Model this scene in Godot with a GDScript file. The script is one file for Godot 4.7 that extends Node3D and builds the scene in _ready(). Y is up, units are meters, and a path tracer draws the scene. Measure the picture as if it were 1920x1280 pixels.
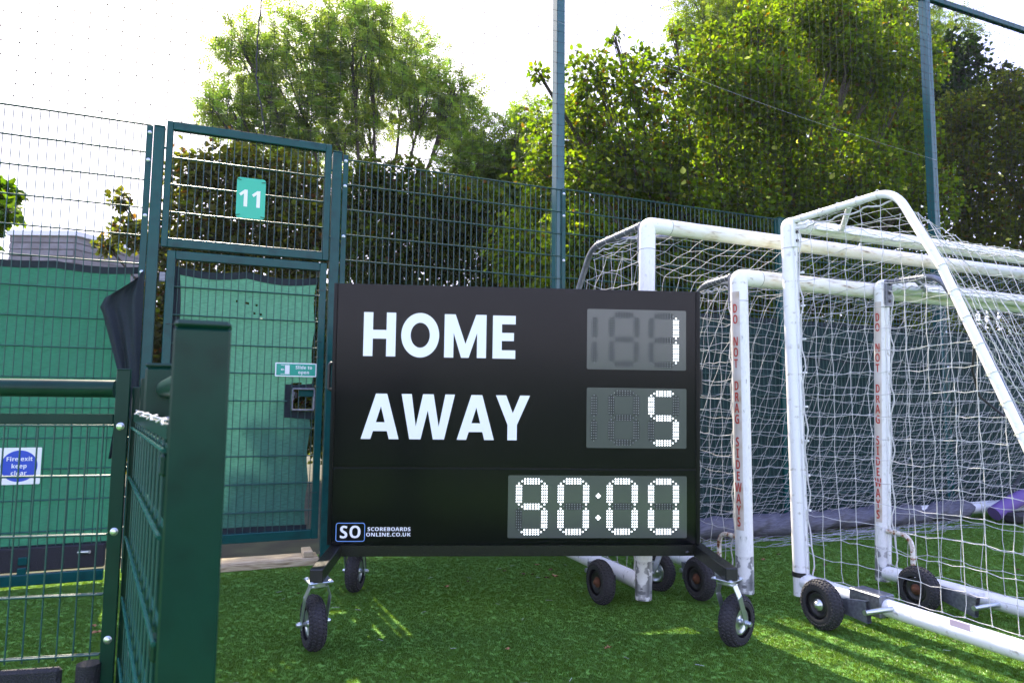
extends Node3D

# x runs along the tall mesh fence, y up, z from the fence towards the pitch; metres.

class MB:
	var v := PackedVector3Array()
	var n := PackedVector3Array()
	var u := PackedVector2Array()
	var ix := PackedInt32Array()

	func face(pts: Array, out: Vector3) -> void:
		var p := pts.duplicate()
		var nn: Vector3 = ((p[1] - p[0]) as Vector3).cross(p[2] - p[0]).normalized()
		if nn.dot(out) < 0.0:
			p.reverse()
			nn = -nn
		var b := v.size()
		for q in p:
			v.append(q)
			n.append(nn)
			u.append(Vector2(q.x + q.z, q.y))
		for i in range(1, p.size() - 1):
			ix.append_array([b, b + i + 1, b + i])

	func box(c: Vector3, s: Vector3, bev := 0.0, bs := Basis()) -> void:
		var h := s * 0.5
		var g := minf(bev, minf(h.x, minf(h.y, h.z)) * 0.9)
		var cor := {}
		for sx in [-1, 1]:
			for sy in [-1, 1]:
				for sz in [-1, 1]:
					var arr := []
					for a in 3:
						var q := Vector3(h.x - g, h.y - g, h.z - g)
						q[a] = h[a]
						arr.append(c + bs * Vector3(q.x * sx, q.y * sy, q.z * sz))
					cor[Vector3i(sx, sy, sz)] = arr
		for a in 3:
			var b := (a + 1) % 3
			var d := (a + 2) % 3
			for s1 in [-1, 1]:
				var pts := []
				for k in [[-1, -1], [1, -1], [1, 1], [-1, 1]]:
					var key := Vector3i.ZERO
					key[a] = s1
					key[b] = k[0]
					key[d] = k[1]
					pts.append(cor[key][a])
				var o := Vector3.ZERO
				o[a] = s1
				face(pts, bs * o)
				if g > 0.0:
					for s2 in [-1, 1]:
						var k1 := Vector3i.ZERO
						var k2 := Vector3i.ZERO
						k1[a] = s1
						k1[b] = s2
						k1[d] = -1
						k2[a] = s1
						k2[b] = s2
						k2[d] = 1
						var o2 := Vector3.ZERO
						o2[a] = s1
						o2[b] = s2
						face([cor[k1][a], cor[k2][a], cor[k2][b], cor[k1][b]], bs * o2)
		if g > 0.0:
			for key in cor:
				face([cor[key][0], cor[key][1], cor[key][2]], bs * Vector3(key))

	func tube(pts: Array, r: float, sides := 8, closed := false, cap := true, r2 := -1.0, ry := 1.0) -> void:
		var m := pts.size()
		var rings := m + 1 if closed else m
		var base := v.size()
		var up := Vector3.ZERO
		var run := 0.0
		for i in rings:
			var k := i % m
			var p: Vector3 = pts[k]
			var t: Vector3
			if closed:
				t = pts[(k + 1) % m] - pts[(k + m - 1) % m]
			else:
				t = pts[mini(k + 1, m - 1)] - pts[maxi(k - 1, 0)]
			t = t.normalized()
			if up == Vector3.ZERO:
				up = Vector3.UP if absf(t.y) < 0.8 else Vector3.BACK
			up = (up - t * up.dot(t)).normalized()
			var sd := t.cross(up)
			var rr := r if r2 < 0.0 else lerpf(r, r2, float(i) / maxf(1.0, rings - 1))
			if i > 0:
				run += p.distance_to(pts[(i - 1) % m])
			for j in sides + 1:
				var a := TAU * j / sides
				var d := sd * cos(a) * ry + up * sin(a)
				v.append(p + d * rr)
				n.append((sd * cos(a) + up * sin(a) * ry).normalized())
				u.append(Vector2(float(j) / sides, run))
		var w := sides + 1
		for i in rings - 1:
			for j in sides:
				var a0 := base + i * w + j
				ix.append_array([a0, a0 + w, a0 + 1, a0 + 1, a0 + w, a0 + w + 1])
		# turn the triangles round if they face inwards
		var q := base
		var fn := (v[q + w] - v[q]).cross(v[q + 1] - v[q])
		if fn.dot(n[q]) > 0.0:
			for i in range(ix.size() - (rings - 1) * sides * 6, ix.size(), 3):
				var tmp := ix[i + 1]
				ix[i + 1] = ix[i + 2]
				ix[i + 2] = tmp
		if cap and not closed:
			for e in [0, rings - 1]:
				var poly := []
				for j in sides:
					poly.append(v[base + e * w + j])
				var dir: Vector3 = (pts[0] - pts[1]) if e == 0 else (pts[m - 1] - pts[m - 2])
				face(poly, dir)

	func lathe(prof: Array, segs: int, ax: Basis, o: Vector3) -> void:
		# profile points (radius, along), turned round the x axis of ax
		var base := v.size()
		var m := prof.size()
		for i in segs + 1:
			var a := TAU * i / segs
			for k in m:
				var p: Vector2 = prof[k]
				var t: Vector2 = (prof[mini(k + 1, m - 1)] - prof[maxi(k - 1, 0)]).normalized()
				var nr := Vector2(-t.y, t.x)
				v.append(o + ax * Vector3(p.y, cos(a) * p.x, sin(a) * p.x))
				n.append((ax * Vector3(-nr.y * -1.0, -cos(a) * nr.x * -1.0, -sin(a) * nr.x * -1.0)).normalized())
				u.append(Vector2(float(i) / segs, float(k) / m))
		for i in segs:
			for k in m - 1:
				var a0 := base + i * m + k
				var fn := (v[a0 + m] - v[a0]).cross(v[a0 + 1] - v[a0])
				if fn.length() < 1e-12:
					fn = (v[a0 + m + 1] - v[a0 + 1]).cross(v[a0] - v[a0 + 1]) * -1.0
				if fn.dot(n[a0]) > 0.0:
					ix.append_array([a0, a0 + 1, a0 + m, a0 + 1, a0 + m + 1, a0 + m])
				else:
					ix.append_array([a0, a0 + m, a0 + 1, a0 + 1, a0 + m, a0 + m + 1])

	func prism(poly: PackedVector2Array, z0: float, z1: float) -> void:
		var tri := Geometry2D.triangulate_polygon(poly)
		for i in range(0, tri.size(), 3):
			var p := []
			for k in 3:
				p.append(Vector3(poly[tri[i + k]].x, poly[tri[i + k]].y, z1))
			face(p, Vector3.BACK)
		var cw := Geometry2D.is_polygon_clockwise(poly)
		for i in poly.size():
			var a := poly[i]
			var b := poly[(i + 1) % poly.size()]
			var o := Vector3(b.y - a.y, a.x - b.x, 0)
			if cw:
				o = -o
			face([Vector3(a.x, a.y, z0), Vector3(b.x, b.y, z0), Vector3(b.x, b.y, z1), Vector3(a.x, a.y, z1)], o)

	func disc(c: Vector3, r: float, sides := 6) -> void:
		var p := []
		for j in sides:
			p.append(c + Vector3(cos(TAU * j / sides), sin(TAU * j / sides), 0) * r)
		face(p, Vector3.BACK)

	func sheet(nx: int, ny: int, f: Callable) -> void:
		var base := v.size()
		for j in ny + 1:
			for i in nx + 1:
				v.append(f.call(float(i) / nx, float(j) / ny))
				u.append(Vector2(float(i) / nx, 1.0 - float(j) / ny))
		var w := nx + 1
		for j in ny + 1:
			for i in nx + 1:
				var a := v[base + j * w + mini(i + 1, nx)] - v[base + j * w + maxi(i - 1, 0)]
				var b := v[base + mini(j + 1, ny) * w + i] - v[base + maxi(j - 1, 0) * w + i]
				n.append(a.cross(b).normalized())
		for j in ny:
			for i in nx:
				var q := base + j * w + i
				ix.append_array([q, q + w, q + 1, q + 1, q + w, q + w + 1])

	func cord(a: Vector3, b: Vector3, r: float) -> void:
		# a cheap three-sided cord
		var t := (b - a).normalized()
		var s := t.cross(Vector3.UP if absf(t.y) < 0.9 else Vector3.RIGHT).normalized()
		var w := t.cross(s)
		var base := v.size()
		for p in [a, b]:
			for j in 3:
				var d: Vector3 = s * cos(TAU * j / 3.0) + w * sin(TAU * j / 3.0)
				v.append(p + d * r)
				n.append(d)
				u.append(Vector2.ZERO)
		for j in 3:
			var k := (j + 1) % 3
			ix.append_array([base + j, base + 3 + j, base + k, base + k, base + 3 + j, base + 3 + k])

	func mesh() -> ArrayMesh:
		var arr := []
		arr.resize(Mesh.ARRAY_MAX)
		arr[Mesh.ARRAY_VERTEX] = v
		arr[Mesh.ARRAY_NORMAL] = n
		arr[Mesh.ARRAY_TEX_UV] = u
		arr[Mesh.ARRAY_INDEX] = ix
		var am := ArrayMesh.new()
		am.add_surface_from_arrays(Mesh.PRIMITIVE_TRIANGLES, arr)
		return am


var M := {}
var used := {}
var rng := RandomNumberGenerator.new()
var wire_mesh: ArrayMesh
var pair_mesh: ArrayMesh
var bolt_mesh: ArrayMesh
var tyre_mesh: ArrayMesh
var rim_mesh: ArrayMesh
var disc_mesh: ArrayMesh


func rnd(a: float, b: float) -> float:
	return rng.randf_range(a, b)


func nm(parent: Node, called: String) -> String:
	var key := "%d/%s" % [parent.get_instance_id(), called]
	var k: int = used.get(key, 0)
	used[key] = k + 1
	return called if k == 0 else "%s_%03d" % [called, k]


func thing(called: String, label: String, category: String, at := Vector3.ZERO, group := "", turn := 0.0) -> Node3D:
	var o := Node3D.new()
	o.name = nm(self, called)
	add_child(o, true)
	o.position = at
	o.rotation_degrees.y = turn
	tag(o, label, category, group)
	return o


func tag(o: Node3D, label: String, category: String, group := "") -> void:
	o.set_meta("label", label)
	o.set_meta("category", category)
	if group:
		o.set_meta("group", group)


func part(parent: Node, called: String, m, material: Material, xf := Transform3D()) -> MeshInstance3D:
	var o := MeshInstance3D.new()
	o.name = nm(parent, called)
	o.mesh = m.mesh() if m is MB else m
	o.material_override = material
	parent.add_child(o, true)
	o.transform = xf
	return o


func bx(parent: Node, called: String, c: Vector3, s: Vector3, material: Material, bev := 0.003) -> MeshInstance3D:
	var b := MB.new()
	b.box(Vector3.ZERO, s, bev)
	return part(parent, called, b, material, Transform3D(Basis(), c))


func tb(parent: Node, called: String, pts: Array, r: float, material: Material, sides := 12) -> MeshInstance3D:
	var b := MB.new()
	b.tube(pts, r, sides)
	return part(parent, called, b, material)


func setting(called: String, m, material: Material) -> MeshInstance3D:
	var o := part(self, called, m, material)
	o.set_meta("kind", "structure")
	return o


func wire(parent: Node, called: String, a: Vector3, b: Vector3, r: float, material: Material, twin := false) -> MeshInstance3D:
	var d := b - a
	var y := d.normalized()
	var x := Vector3.RIGHT if absf(y.y) > 0.9 else Vector3.UP
	x = (x - y * x.dot(y)).normalized()
	var z := x.cross(y)
	return part(parent, called, pair_mesh if twin else wire_mesh, material, Transform3D(Basis(x * r, d, z * r), a))


func bend(a: Vector3, c: Vector3, b: Vector3, r: float, k := 7) -> Array:
	# the rounded corner at c between the directions to a and b
	var p := c + (a - c).normalized() * r
	var q := c + (b - c).normalized() * r
	var out := []
	for i in k + 1:
		var t := float(i) / k
		out.append(p.lerp(c, t).lerp(c.lerp(q, t), t))
	return out


func lin(r: float, g: float, b: float) -> Color:
	return Color(r, g, b).linear_to_srgb()


func mat(called: String, c: Color, rough: float, metal := 0.0) -> StandardMaterial3D:
	var m := StandardMaterial3D.new()
	m.resource_name = called
	m.albedo_color = c
	m.roughness = rough
	m.metallic = metal
	M[called] = m
	return m


func noise_tex(freq: float, stops: Array, size := 512, oct := 4, sd := 1, kind := FastNoiseLite.TYPE_SIMPLEX_SMOOTH) -> NoiseTexture2D:
	var nz := FastNoiseLite.new()
	nz.noise_type = kind
	nz.frequency = freq
	nz.fractal_octaves = oct
	nz.seed = sd
	var g := Gradient.new()
	var off := PackedFloat32Array()
	var col := PackedColorArray()
	for s in stops:
		off.append(s[0])
		col.append(s[1])
	g.offsets = off
	g.colors = col
	var t := NoiseTexture2D.new()
	t.width = size
	t.height = size
	t.seamless = true
	t.noise = nz
	t.color_ramp = g
	return t


func tri(m: StandardMaterial3D, scale: float, world := true) -> void:
	m.uv1_triplanar = true
	m.uv1_world_triplanar = world
	m.uv1_scale = Vector3.ONE * scale


func text(parent: Node, called: String, s: String, height: float, material: Material, at: Vector3, squeeze := 1.0, weight := 700, basis := Basis()) -> MeshInstance3D:
	var f := SystemFont.new()
	f.font_names = PackedStringArray(["Droid Sans"])
	f.font_weight = weight
	var t := TextMesh.new()
	t.font = f
	t.text = s
	t.font_size = 64
	t.pixel_size = height / (0.714 * 64.0)
	t.depth = 0.0008
	t.curve_step = 1.0
	t.vertical_alignment = VERTICAL_ALIGNMENT_CENTER
	var o := MeshInstance3D.new()
	o.name = nm(parent, called)
	o.mesh = t
	o.material_override = material
	parent.add_child(o, true)
	o.transform = Transform3D(basis * Basis.from_scale(Vector3(squeeze, 1, 1)), at)
	return o


func rrect(x0: float, y0: float, x1: float, y1: float, r: float) -> PackedVector2Array:
	var p := PackedVector2Array()
	for q in [[x1 - r, y1 - r, 0.0], [x0 + r, y1 - r, 90.0], [x0 + r, y0 + r, 180.0], [x1 - r, y0 + r, 270.0]]:
		for i in 6:
			var a := deg_to_rad(q[2] + 18.0 * i)
			p.append(Vector2(q[0] + cos(a) * r, q[1] + sin(a) * r))
	return p


func plate(parent: Node, called: String, poly: PackedVector2Array, z0: float, z1: float, material: Material) -> MeshInstance3D:
	var b := MB.new()
	b.prism(poly, z0, z1)
	return part(parent, called, b, material)


func _ready() -> void:
	rng.seed = 11
	var cam := Camera3D.new()
	cam.name = "camera"
	cam.position = Vector3(-0.789, 1.20, 5.329)
	cam.rotation_degrees = Vector3(5.07, -22.3, 0.56)
	cam.fov = 53.13
	cam.far = 900.0
	cam.near = 0.05
	var lens := CameraAttributesPhysical.new()
	lens.frustum_focal_length = 24.0
	lens.frustum_focus_distance = 3.9
	lens.exposure_aperture = 3.8
	cam.attributes = lens
	add_child(cam)
	cam.fov = 53.13
	var env := Environment.new()
	var sky := Sky.new()
	var sm := ProceduralSkyMaterial.new()
	sm.sky_top_color = Color(0.52, 0.575, 0.81)
	sm.sky_horizon_color = Color(0.95, 0.94, 1.0)
	sm.sky_curve = 0.22
	sm.sky_energy_multiplier = 1.15
	sm.ground_bottom_color = Color(0.2, 0.25, 0.15)
	sm.ground_horizon_color = Color(0.5, 0.55, 0.5)
	sm.sun_angle_max = 70.0
	sm.sun_curve = 0.4
	sky.sky_material = sm
	env.background_mode = Environment.BG_SKY
	env.sky = sky
	env.background_energy_multiplier = 1.0
	env.tonemap_mode = Environment.TONE_MAPPER_LINEAR
	env.tonemap_exposure = 3.0
	env.fog_enabled = true
	env.fog_density = 0.0006
	env.fog_light_color = Color(0.95, 0.97, 1.0)
	env.sdfgi_enabled = true
	env.ssao_enabled = true
	env.ssil_enabled = true
	var we := WorldEnvironment.new()
	we.name = "environment"
	we.environment = env
	add_child(we)
	var sun := DirectionalLight3D.new()
	sun.name = "sun"
	sun.light_energy = 1.6
	sun.light_color = Color(1.0, 0.94, 0.84)
	sun.light_angular_distance = 0.5
	sun.shadow_enabled = true
	sun.rotation_degrees = Vector3(-43.0, 184.0, 0.0)
	add_child(sun)

	materials()
	shared()
	build_ground()
	build_building()
	build_trees()
	build_fence()
	build_gate()
	build_scrims()
	build_netting()
	build_signs()
	build_low_fence()
	build_goals()
	build_scoreboard()
	build_bits()


func shared() -> void:
	var w := MB.new()
	w.tube([Vector3.ZERO, Vector3(0, 1, 0)], 1.0, 6)
	wire_mesh = w.mesh()
	var p := MB.new()
	p.tube([Vector3(0, 0, -1.9), Vector3(0, 1, -1.9)], 1.0, 6)
	p.tube([Vector3(0, 0, 1.9), Vector3(0, 1, 1.9)], 1.0, 6)
	pair_mesh = p.mesh()
	var b := MB.new()
	b.lathe([Vector2(0.0, 0.005), Vector2(0.006, 0.0045), Vector2(0.0095, 0.002), Vector2(0.010, 0.0), Vector2(0.013, 0.0), Vector2(0.013, -0.002)], 12, Basis(Vector3.UP, -PI / 2), Vector3.ZERO)
	bolt_mesh = b.mesh()
	# a pneumatic tyre 260 mm across with a knobbly tread, its axle along x
	var t := MB.new()
	var prof := []
	for k in 17:
		var a := PI * 1.22 * (k / 16.0 - 0.5)
		prof.append(Vector2(0.088 + 0.040 * cos(a), -0.041 * sin(a)))
	t.lathe(prof, 48, Basis(), Vector3.ZERO)
	for i in 40:
		for row in 5:
			var a := deg_to_rad([-62.0, -32.0, 0.0, 32.0, 62.0][row])
			var th := TAU * (i + (0.5 if row % 2 else 0.0)) / 40.0
			var out := Vector3(sin(a), cos(a) * cos(th), cos(a) * sin(th))
			var fwd := Vector3(0, -sin(th), cos(th))
			var sd := fwd.cross(out)
			var c := Vector3(0.041 * sin(a), (0.088 + 0.040 * cos(a)) * cos(th), (0.088 + 0.040 * cos(a)) * sin(th))
			var skew := (fwd + sd * (0.5 if (i + row) % 2 else -0.5)).normalized()
			t.box(c + out * 0.0008, Vector3(0.016, 0.0065, 0.0135), 0.0022, Basis(sd, out, fwd) * Basis(Vector3.UP, 0.45 if (i + row) % 2 else -0.45))
	tyre_mesh = t.mesh()
	var r := MB.new()
	r.lathe([Vector2(0.0, 0.036), Vector2(0.014, 0.036), Vector2(0.016, 0.030), Vector2(0.016, 0.020), Vector2(0.040, 0.014), Vector2(0.052, 0.026), Vector2(0.064, 0.029), Vector2(0.066, 0.020), Vector2(0.060, 0.0),
		Vector2(0.066, -0.020), Vector2(0.064, -0.029), Vector2(0.052, -0.026), Vector2(0.040, -0.014), Vector2(0.016, -0.020), Vector2(0.016, -0.030), Vector2(0.014, -0.036), Vector2(0.0, -0.036)], 32, Basis(), Vector3.ZERO)
	rim_mesh = r.mesh()


func materials() -> void:
	var m: StandardMaterial3D
	m = mat("green_paint", lin(0.0025, 0.030, 0.020), 0.28)
	m.metallic_specular = 0.30
	m.albedo_texture = noise_tex(0.010, [[0.0, Color(0.74, 0.77, 0.78)], [0.3, Color(0.9, 0.92, 0.93)], [0.6, Color(1, 1, 1)], [1.0, Color(0.88, 0.95, 0.92)]], 512, 6)
	tri(m, 1.3)
	m = mat("fence_paint", lin(0.003, 0.060, 0.056), 0.24)
	m.metallic_specular = 0.33
	m.albedo_texture = M.green_paint.albedo_texture
	tri(m, 1.1)
	m = mat("pole_paint", lin(0.016, 0.085, 0.092), 0.2)
	m.metallic_specular = 0.5
	m = mat("green_gloss", lin(0.010, 0.085, 0.065), 0.2)
	m = mat("green_wire", lin(0.005, 0.058, 0.048), 0.4)
	m = mat("white_paint", lin(0.80, 0.81, 0.80), 0.38)
	m.albedo_texture = noise_tex(0.02, [[0.0, Color(0.55, 0.52, 0.46)], [0.16, Color(0.86, 0.85, 0.82)], [0.3, Color(1, 1, 1)], [1.0, Color(1, 1, 1)]], 512, 5, 4)
	tri(m, 1.7, false)
	m = mat("white_worn", lin(0.78, 0.79, 0.78), 0.42)
	m.albedo_texture = noise_tex(0.025, [[0.0, Color(0.34, 0.35, 0.36)], [0.11, Color(0.55, 0.55, 0.55)], [0.15, Color(0.90, 0.90, 0.89)], [0.40, Color(1, 1, 1)], [1.0, Color(0.94, 0.94, 0.94)]], 512, 6, 9)
	tri(m, 1.4, false)
	m.uv1_scale = Vector3(2.2, 0.8, 2.2)
	m = mat("white_peeled", lin(0.78, 0.79, 0.78), 0.45)
	m.albedo_texture = noise_tex(0.006, [[0.0, Color(0.36, 0.37, 0.39)], [0.34, Color(0.48, 0.49, 0.50)], [0.36, Color(0.90, 0.90, 0.90)], [0.6, Color(1, 1, 1)], [1.0, Color(0.86, 0.86, 0.86)]], 512, 6, 31)
	tri(m, 1.6, false)
	m = mat("white_scuffed", lin(0.78, 0.77, 0.73), 0.4)
	m.albedo_texture = noise_tex(0.018, [[0.0, Color(0.40, 0.36, 0.30)], [0.10, Color(0.68, 0.63, 0.55)], [0.25, Color(0.93, 0.90, 0.84)], [0.5, Color(1, 1, 1)], [1.0, Color(0.97, 0.96, 0.93)]], 512, 6, 21)
	tri(m, 2.2, false)
	m.uv1_scale = Vector3(0.5, 2.6, 2.6)
	m = mat("galvanised", lin(0.25, 0.27, 0.30), 0.45, 0.6)
	m.albedo_texture = noise_tex(0.03, [[0.0, Color(0.7, 0.7, 0.72)], [1.0, Color(1, 1, 1)]], 256)
	tri(m, 4.0, false)
	mat("zinc", lin(0.55, 0.60, 0.62), 0.28, 0.9)
	m = mat("rubber", lin(0.016, 0.016, 0.019), 0.72)
	m = mat("black_plastic", lin(0.012, 0.012, 0.013), 0.45)
	m = mat("rust", lin(0.10, 0.035, 0.014), 0.8, 0.2)
	m = mat("rusty_white", lin(0.75, 0.74, 0.70), 0.5)
	m.albedo_texture = noise_tex(0.02, [[0.0, Color(0.32, 0.14, 0.05)], [0.3, Color(0.55, 0.32, 0.14)], [0.42, Color(0.95, 0.93, 0.88)], [1.0, Color(1, 1, 1)]], 256, 4, 5)
	tri(m, 4.0, false)
	m = mat("board_face", lin(0.0008, 0.0012, 0.0024), 0.21)
	m.metallic_specular = 0.33
	m.roughness_texture = noise_tex(0.006, [[0.0, Color(0.85, 0.85, 0.85)], [1.0, Color(1, 1, 1)]], 256, 4, 17)
	tri(m, 1.5)
	m = mat("board_frame", lin(0.001, 0.0014, 0.0024), 0.3)
	m.metallic_specular = 0.33
	m = mat("black_steel", lin(0.005, 0.006, 0.005), 0.36)
	m.roughness_texture = noise_tex(0.05, [[0.0, Color(0.7, 0.7, 0.7)], [1.0, Color(1, 1, 1)]], 256)
	tri(m, 6.0, false)
	m = mat("acrylic", lin(0.066, 0.074, 0.066), 0.15)
	m = mat("led_groove", lin(0.044, 0.050, 0.048), 0.3)
	m = mat("led_unlit", lin(0.50, 0.52, 0.50), 0.3)
	m = mat("led_lit", Color(1, 1, 1), 0.4)
	m.emission_enabled = true
	m.emission = Color(0.95, 0.98, 1.0)
	m.emission_energy_multiplier = 1.1
	mat("white_print", lin(0.80, 0.82, 0.84), 0.5)
	mat("blue_print", lin(0.16, 0.34, 0.72), 0.5)
	mat("red_print", lin(0.42, 0.045, 0.03), 0.6)
	m = mat("cream_label", lin(0.62, 0.60, 0.56), 0.55)
	m.albedo_texture = noise_tex(0.01, [[0.0, Color(0.75, 0.66, 0.55)], [0.4, Color(0.95, 0.92, 0.9)], [1.0, Color(1, 1, 1)]], 256)
	tri(m, 1.5, false)
	mat("pink_label", lin(0.62, 0.48, 0.55), 0.6)
	mat("sign_green", lin(0.02, 0.42, 0.26), 0.4)
	mat("sign_green_dark", lin(0.012, 0.30, 0.20), 0.4)
	mat("sign_white", lin(0.72, 0.74, 0.74), 0.4)
	mat("sign_blue", lin(0.012, 0.055, 0.42), 0.4)
	m = mat("timber", lin(0.52, 0.45, 0.32), 0.85)
	m.albedo_texture = noise_tex(0.02, [[0.0, Color(0.55, 0.5, 0.42)], [0.5, Color(0.9, 0.88, 0.82)], [1.0, Color(1, 1, 1)]], 512, 5, 3)
	m.uv1_triplanar = true
	m.uv1_scale = Vector3(0.6, 8.0, 8.0)
	m = mat("cord", lin(0.55, 0.55, 0.53), 0.85)
	mat("grey_cord", lin(0.42, 0.43, 0.47), 0.85)
	mat("netting", lin(0.006, 0.009, 0.009), 0.8)
	mat("dark_cord", lin(0.012, 0.012, 0.014), 0.7)
	m = mat("kickboard_rubber", lin(0.014, 0.016, 0.022), 0.7)
	m.albedo_texture = noise_tex(0.12, [[0.0, Color(0.5, 0.5, 0.5)], [0.6, Color(0.8, 0.8, 0.85)], [0.8, Color(1.0, 1.0, 1.0)]], 256, 3, 6, FastNoiseLite.TYPE_CELLULAR)
	m.heightmap_enabled = true
	m.heightmap_texture = noise_tex(0.12, [[0.0, Color(0, 0, 0)], [1.0, Color(1, 1, 1)]], 256, 3, 6)
	m.heightmap_scale = 0.5
	tri(m, 5.0)
	m = mat("bark", lin(0.10, 0.08, 0.06), 0.9)
	m.albedo_texture = noise_tex(0.05, [[0.0, Color(0.5, 0.5, 0.5)], [1.0, Color(1, 1, 1)]], 256)
	tri(m, 2.0)
	m = mat("cladding", lin(0.26, 0.25, 0.26), 0.85)
	m.albedo_texture = noise_tex(0.02, [[0.0, Color(0.75, 0.74, 0.72)], [1.0, Color(1, 1, 1)]], 256)
	tri(m, 0.5)
	mat("fascia", lin(0.72, 0.73, 0.76), 0.5)
	m = mat("turf_base", lin(0.140, 0.345, 0.044), 0.9)
	m.albedo_texture = noise_tex(0.03, [[0.0, Color(0.84, 0.86, 0.8)], [0.5, Color(0.93, 0.93, 0.93)], [1.0, Color(1, 1, 1)]], 512, 5, 2)
	tri(m, 2.4)
	m = mat("turf_far", lin(0.050, 0.115, 0.032), 0.9)
	m.albedo_texture = M.turf_base.albedo_texture
	tri(m, 1.0)
	m = mat("soil", lin(0.05, 0.06, 0.02), 0.95)
	m.albedo_texture = noise_tex(0.02, [[0.0, Color(0.5, 0.45, 0.4)], [1.0, Color(1, 1, 1)]], 256)
	tri(m, 0.4)
	m = mat("turf_fibre", Color(1, 1, 1), 0.42)
	m.metallic_specular = 0.72
	m.vertex_color_use_as_albedo = true
	m.backlight_enabled = true
	m.backlight = Color(1.0, 0.72, 0.12).linear_to_srgb()
	for k in [["leaf", Color(1.7, 1.7, 0.22), 0.40], ["leaf_ash", Color(1.6, 1.6, 0.5), 0.5]]:
		m = mat(k[0], Color(1, 1, 1), k[2])
		m.vertex_color_use_as_albedo = true
		m.backlight_enabled = true
		m.backlight = k[1].linear_to_srgb()
	m = mat("leaf_plain", lin(0.11, 0.16, 0.02), 0.42)
	m.backlight_enabled = true
	m.backlight = Color(1.6, 1.6, 0.25).linear_to_srgb()
	mat("dead_leaf", lin(0.13, 0.035, 0.022), 0.75)
	mat("dead_leaf_tan", lin(0.26, 0.13, 0.05), 0.75)
	m = mat("bundle_net", lin(0.19, 0.195, 0.25), 0.85)
	m.albedo_texture = noise_tex(0.04, [[0.0, Color(0.5, 0.5, 0.5)], [1.0, Color(1, 1, 1)]], 256, 4, 8)
	m.uv1_triplanar = true
	m.uv1_scale = Vector3(0.7, 6.0, 6.0)
	mat("purple_foam", lin(0.15, 0.09, 0.30), 0.7)
	# knitted windbreak cloth; light comes through it
	for k in [["scrim", 0.050, 0.175, 0.140, 0.85], ["scrim_shade_tone", 0.017, 0.112, 0.084, 0.85], ["scrim_hem", 0.008, 0.020, 0.028, 0.25], ["scrim_shaded", 0.005, 0.042, 0.040, 0.5]]:  # left and goal-side copies of the same cloth carry shade in their colour
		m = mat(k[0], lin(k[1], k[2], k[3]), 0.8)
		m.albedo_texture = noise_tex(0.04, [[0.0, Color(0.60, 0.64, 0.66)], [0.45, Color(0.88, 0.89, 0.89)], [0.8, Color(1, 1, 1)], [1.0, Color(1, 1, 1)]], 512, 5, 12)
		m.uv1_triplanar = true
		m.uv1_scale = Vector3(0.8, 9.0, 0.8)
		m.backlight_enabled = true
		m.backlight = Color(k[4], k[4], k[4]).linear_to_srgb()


# ---------------------------------------------------------------- setting

func build_ground() -> void:
	var g := MB.new()
	g.face([Vector3(-300, -0.03, -400), Vector3(300, -0.03, -400), Vector3(300, -0.03, 400), Vector3(-300, -0.03, 400)], Vector3.UP)
	setting("ground", g, M.soil)
	var t := MB.new()
	t.face([Vector3(-7, 0, -0.3), Vector3(11, 0, -0.3), Vector3(11, 0, 6), Vector3(-7, 0, 6)], Vector3.UP)
	var far := MB.new()
	far.face([Vector3(-70, -0.006, -0.3), Vector3(70, -0.006, -0.3), Vector3(70, -0.006, 110), Vector3(-70, -0.006, 110)], Vector3.UP)
	setting("football_pitch", far, M.turf_far)
	setting("artificial_turf", t, M.turf_base)
	# the turf's fibres where the camera is close enough to tell them apart
	var tuft := MB.new()
	for i in 12:
		var a := rnd(0, TAU)
		var o := Vector3(rnd(-0.011, 0.011), 0, rnd(-0.011, 0.011))
		var lean := Vector3(cos(a), 0, sin(a)) * rnd(0.002, 0.007)
		var side := Vector3(-sin(a), 0, cos(a)) * 0.0008
		var hgt := rnd(0.004, 0.0078)
		tuft.face([o - side, o + side, o + lean + Vector3(0, hgt, 0)], Vector3(cos(a), 0.2, sin(a)))
	for i in tuft.n.size():
		tuft.n[i] = (tuft.n[i] * 0.45 + Vector3.UP * 0.9).normalized()
	var buf := PackedFloat32Array()
	var nz := FastNoiseLite.new()
	nz.frequency = 1.1
	nz.seed = 5
	var count := 0
	while count < 320000:
		var z := rnd(-0.25, 4.2)
		var x := rnd(-2.8, 9.6)
		var d := Vector2(x + 0.789, z - 5.329).length()
		if rnd(0, 1) > clampf(3.2 / maxf(d, 0.1), 0.2, 1.0) or d < 1.2:
			continue
		if x > 1.70 * (5.33 - z) - 0.3 or x < -1.2 - 0.25 * (5.3 - z):
			continue
		var a := rnd(0, TAU)
		var s := rnd(0.8, 1.25)
		var c := cos(a) * s
		var sn := sin(a) * s
		var k := nz.get_noise_2d(x, z) * 0.12 + rnd(-0.09, 0.09)
		var tone := 1.0 + k
		buf.append_array([c, 0, sn, x, 0, s, 0, 0.0, -sn, 0, c, z, 0.185 * tone * (1.0 + maxf(0, k)), 0.440 * tone, 0.034 * tone, 1.0])
		count += 1
	scatter(self, "turf_fibres", tuft.mesh(), M.turf_fibre, buf)
	var o := get_node("turf_fibres")
	tag(o, "short green artificial grass fibres covering the pitch", "artificial grass")


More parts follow.
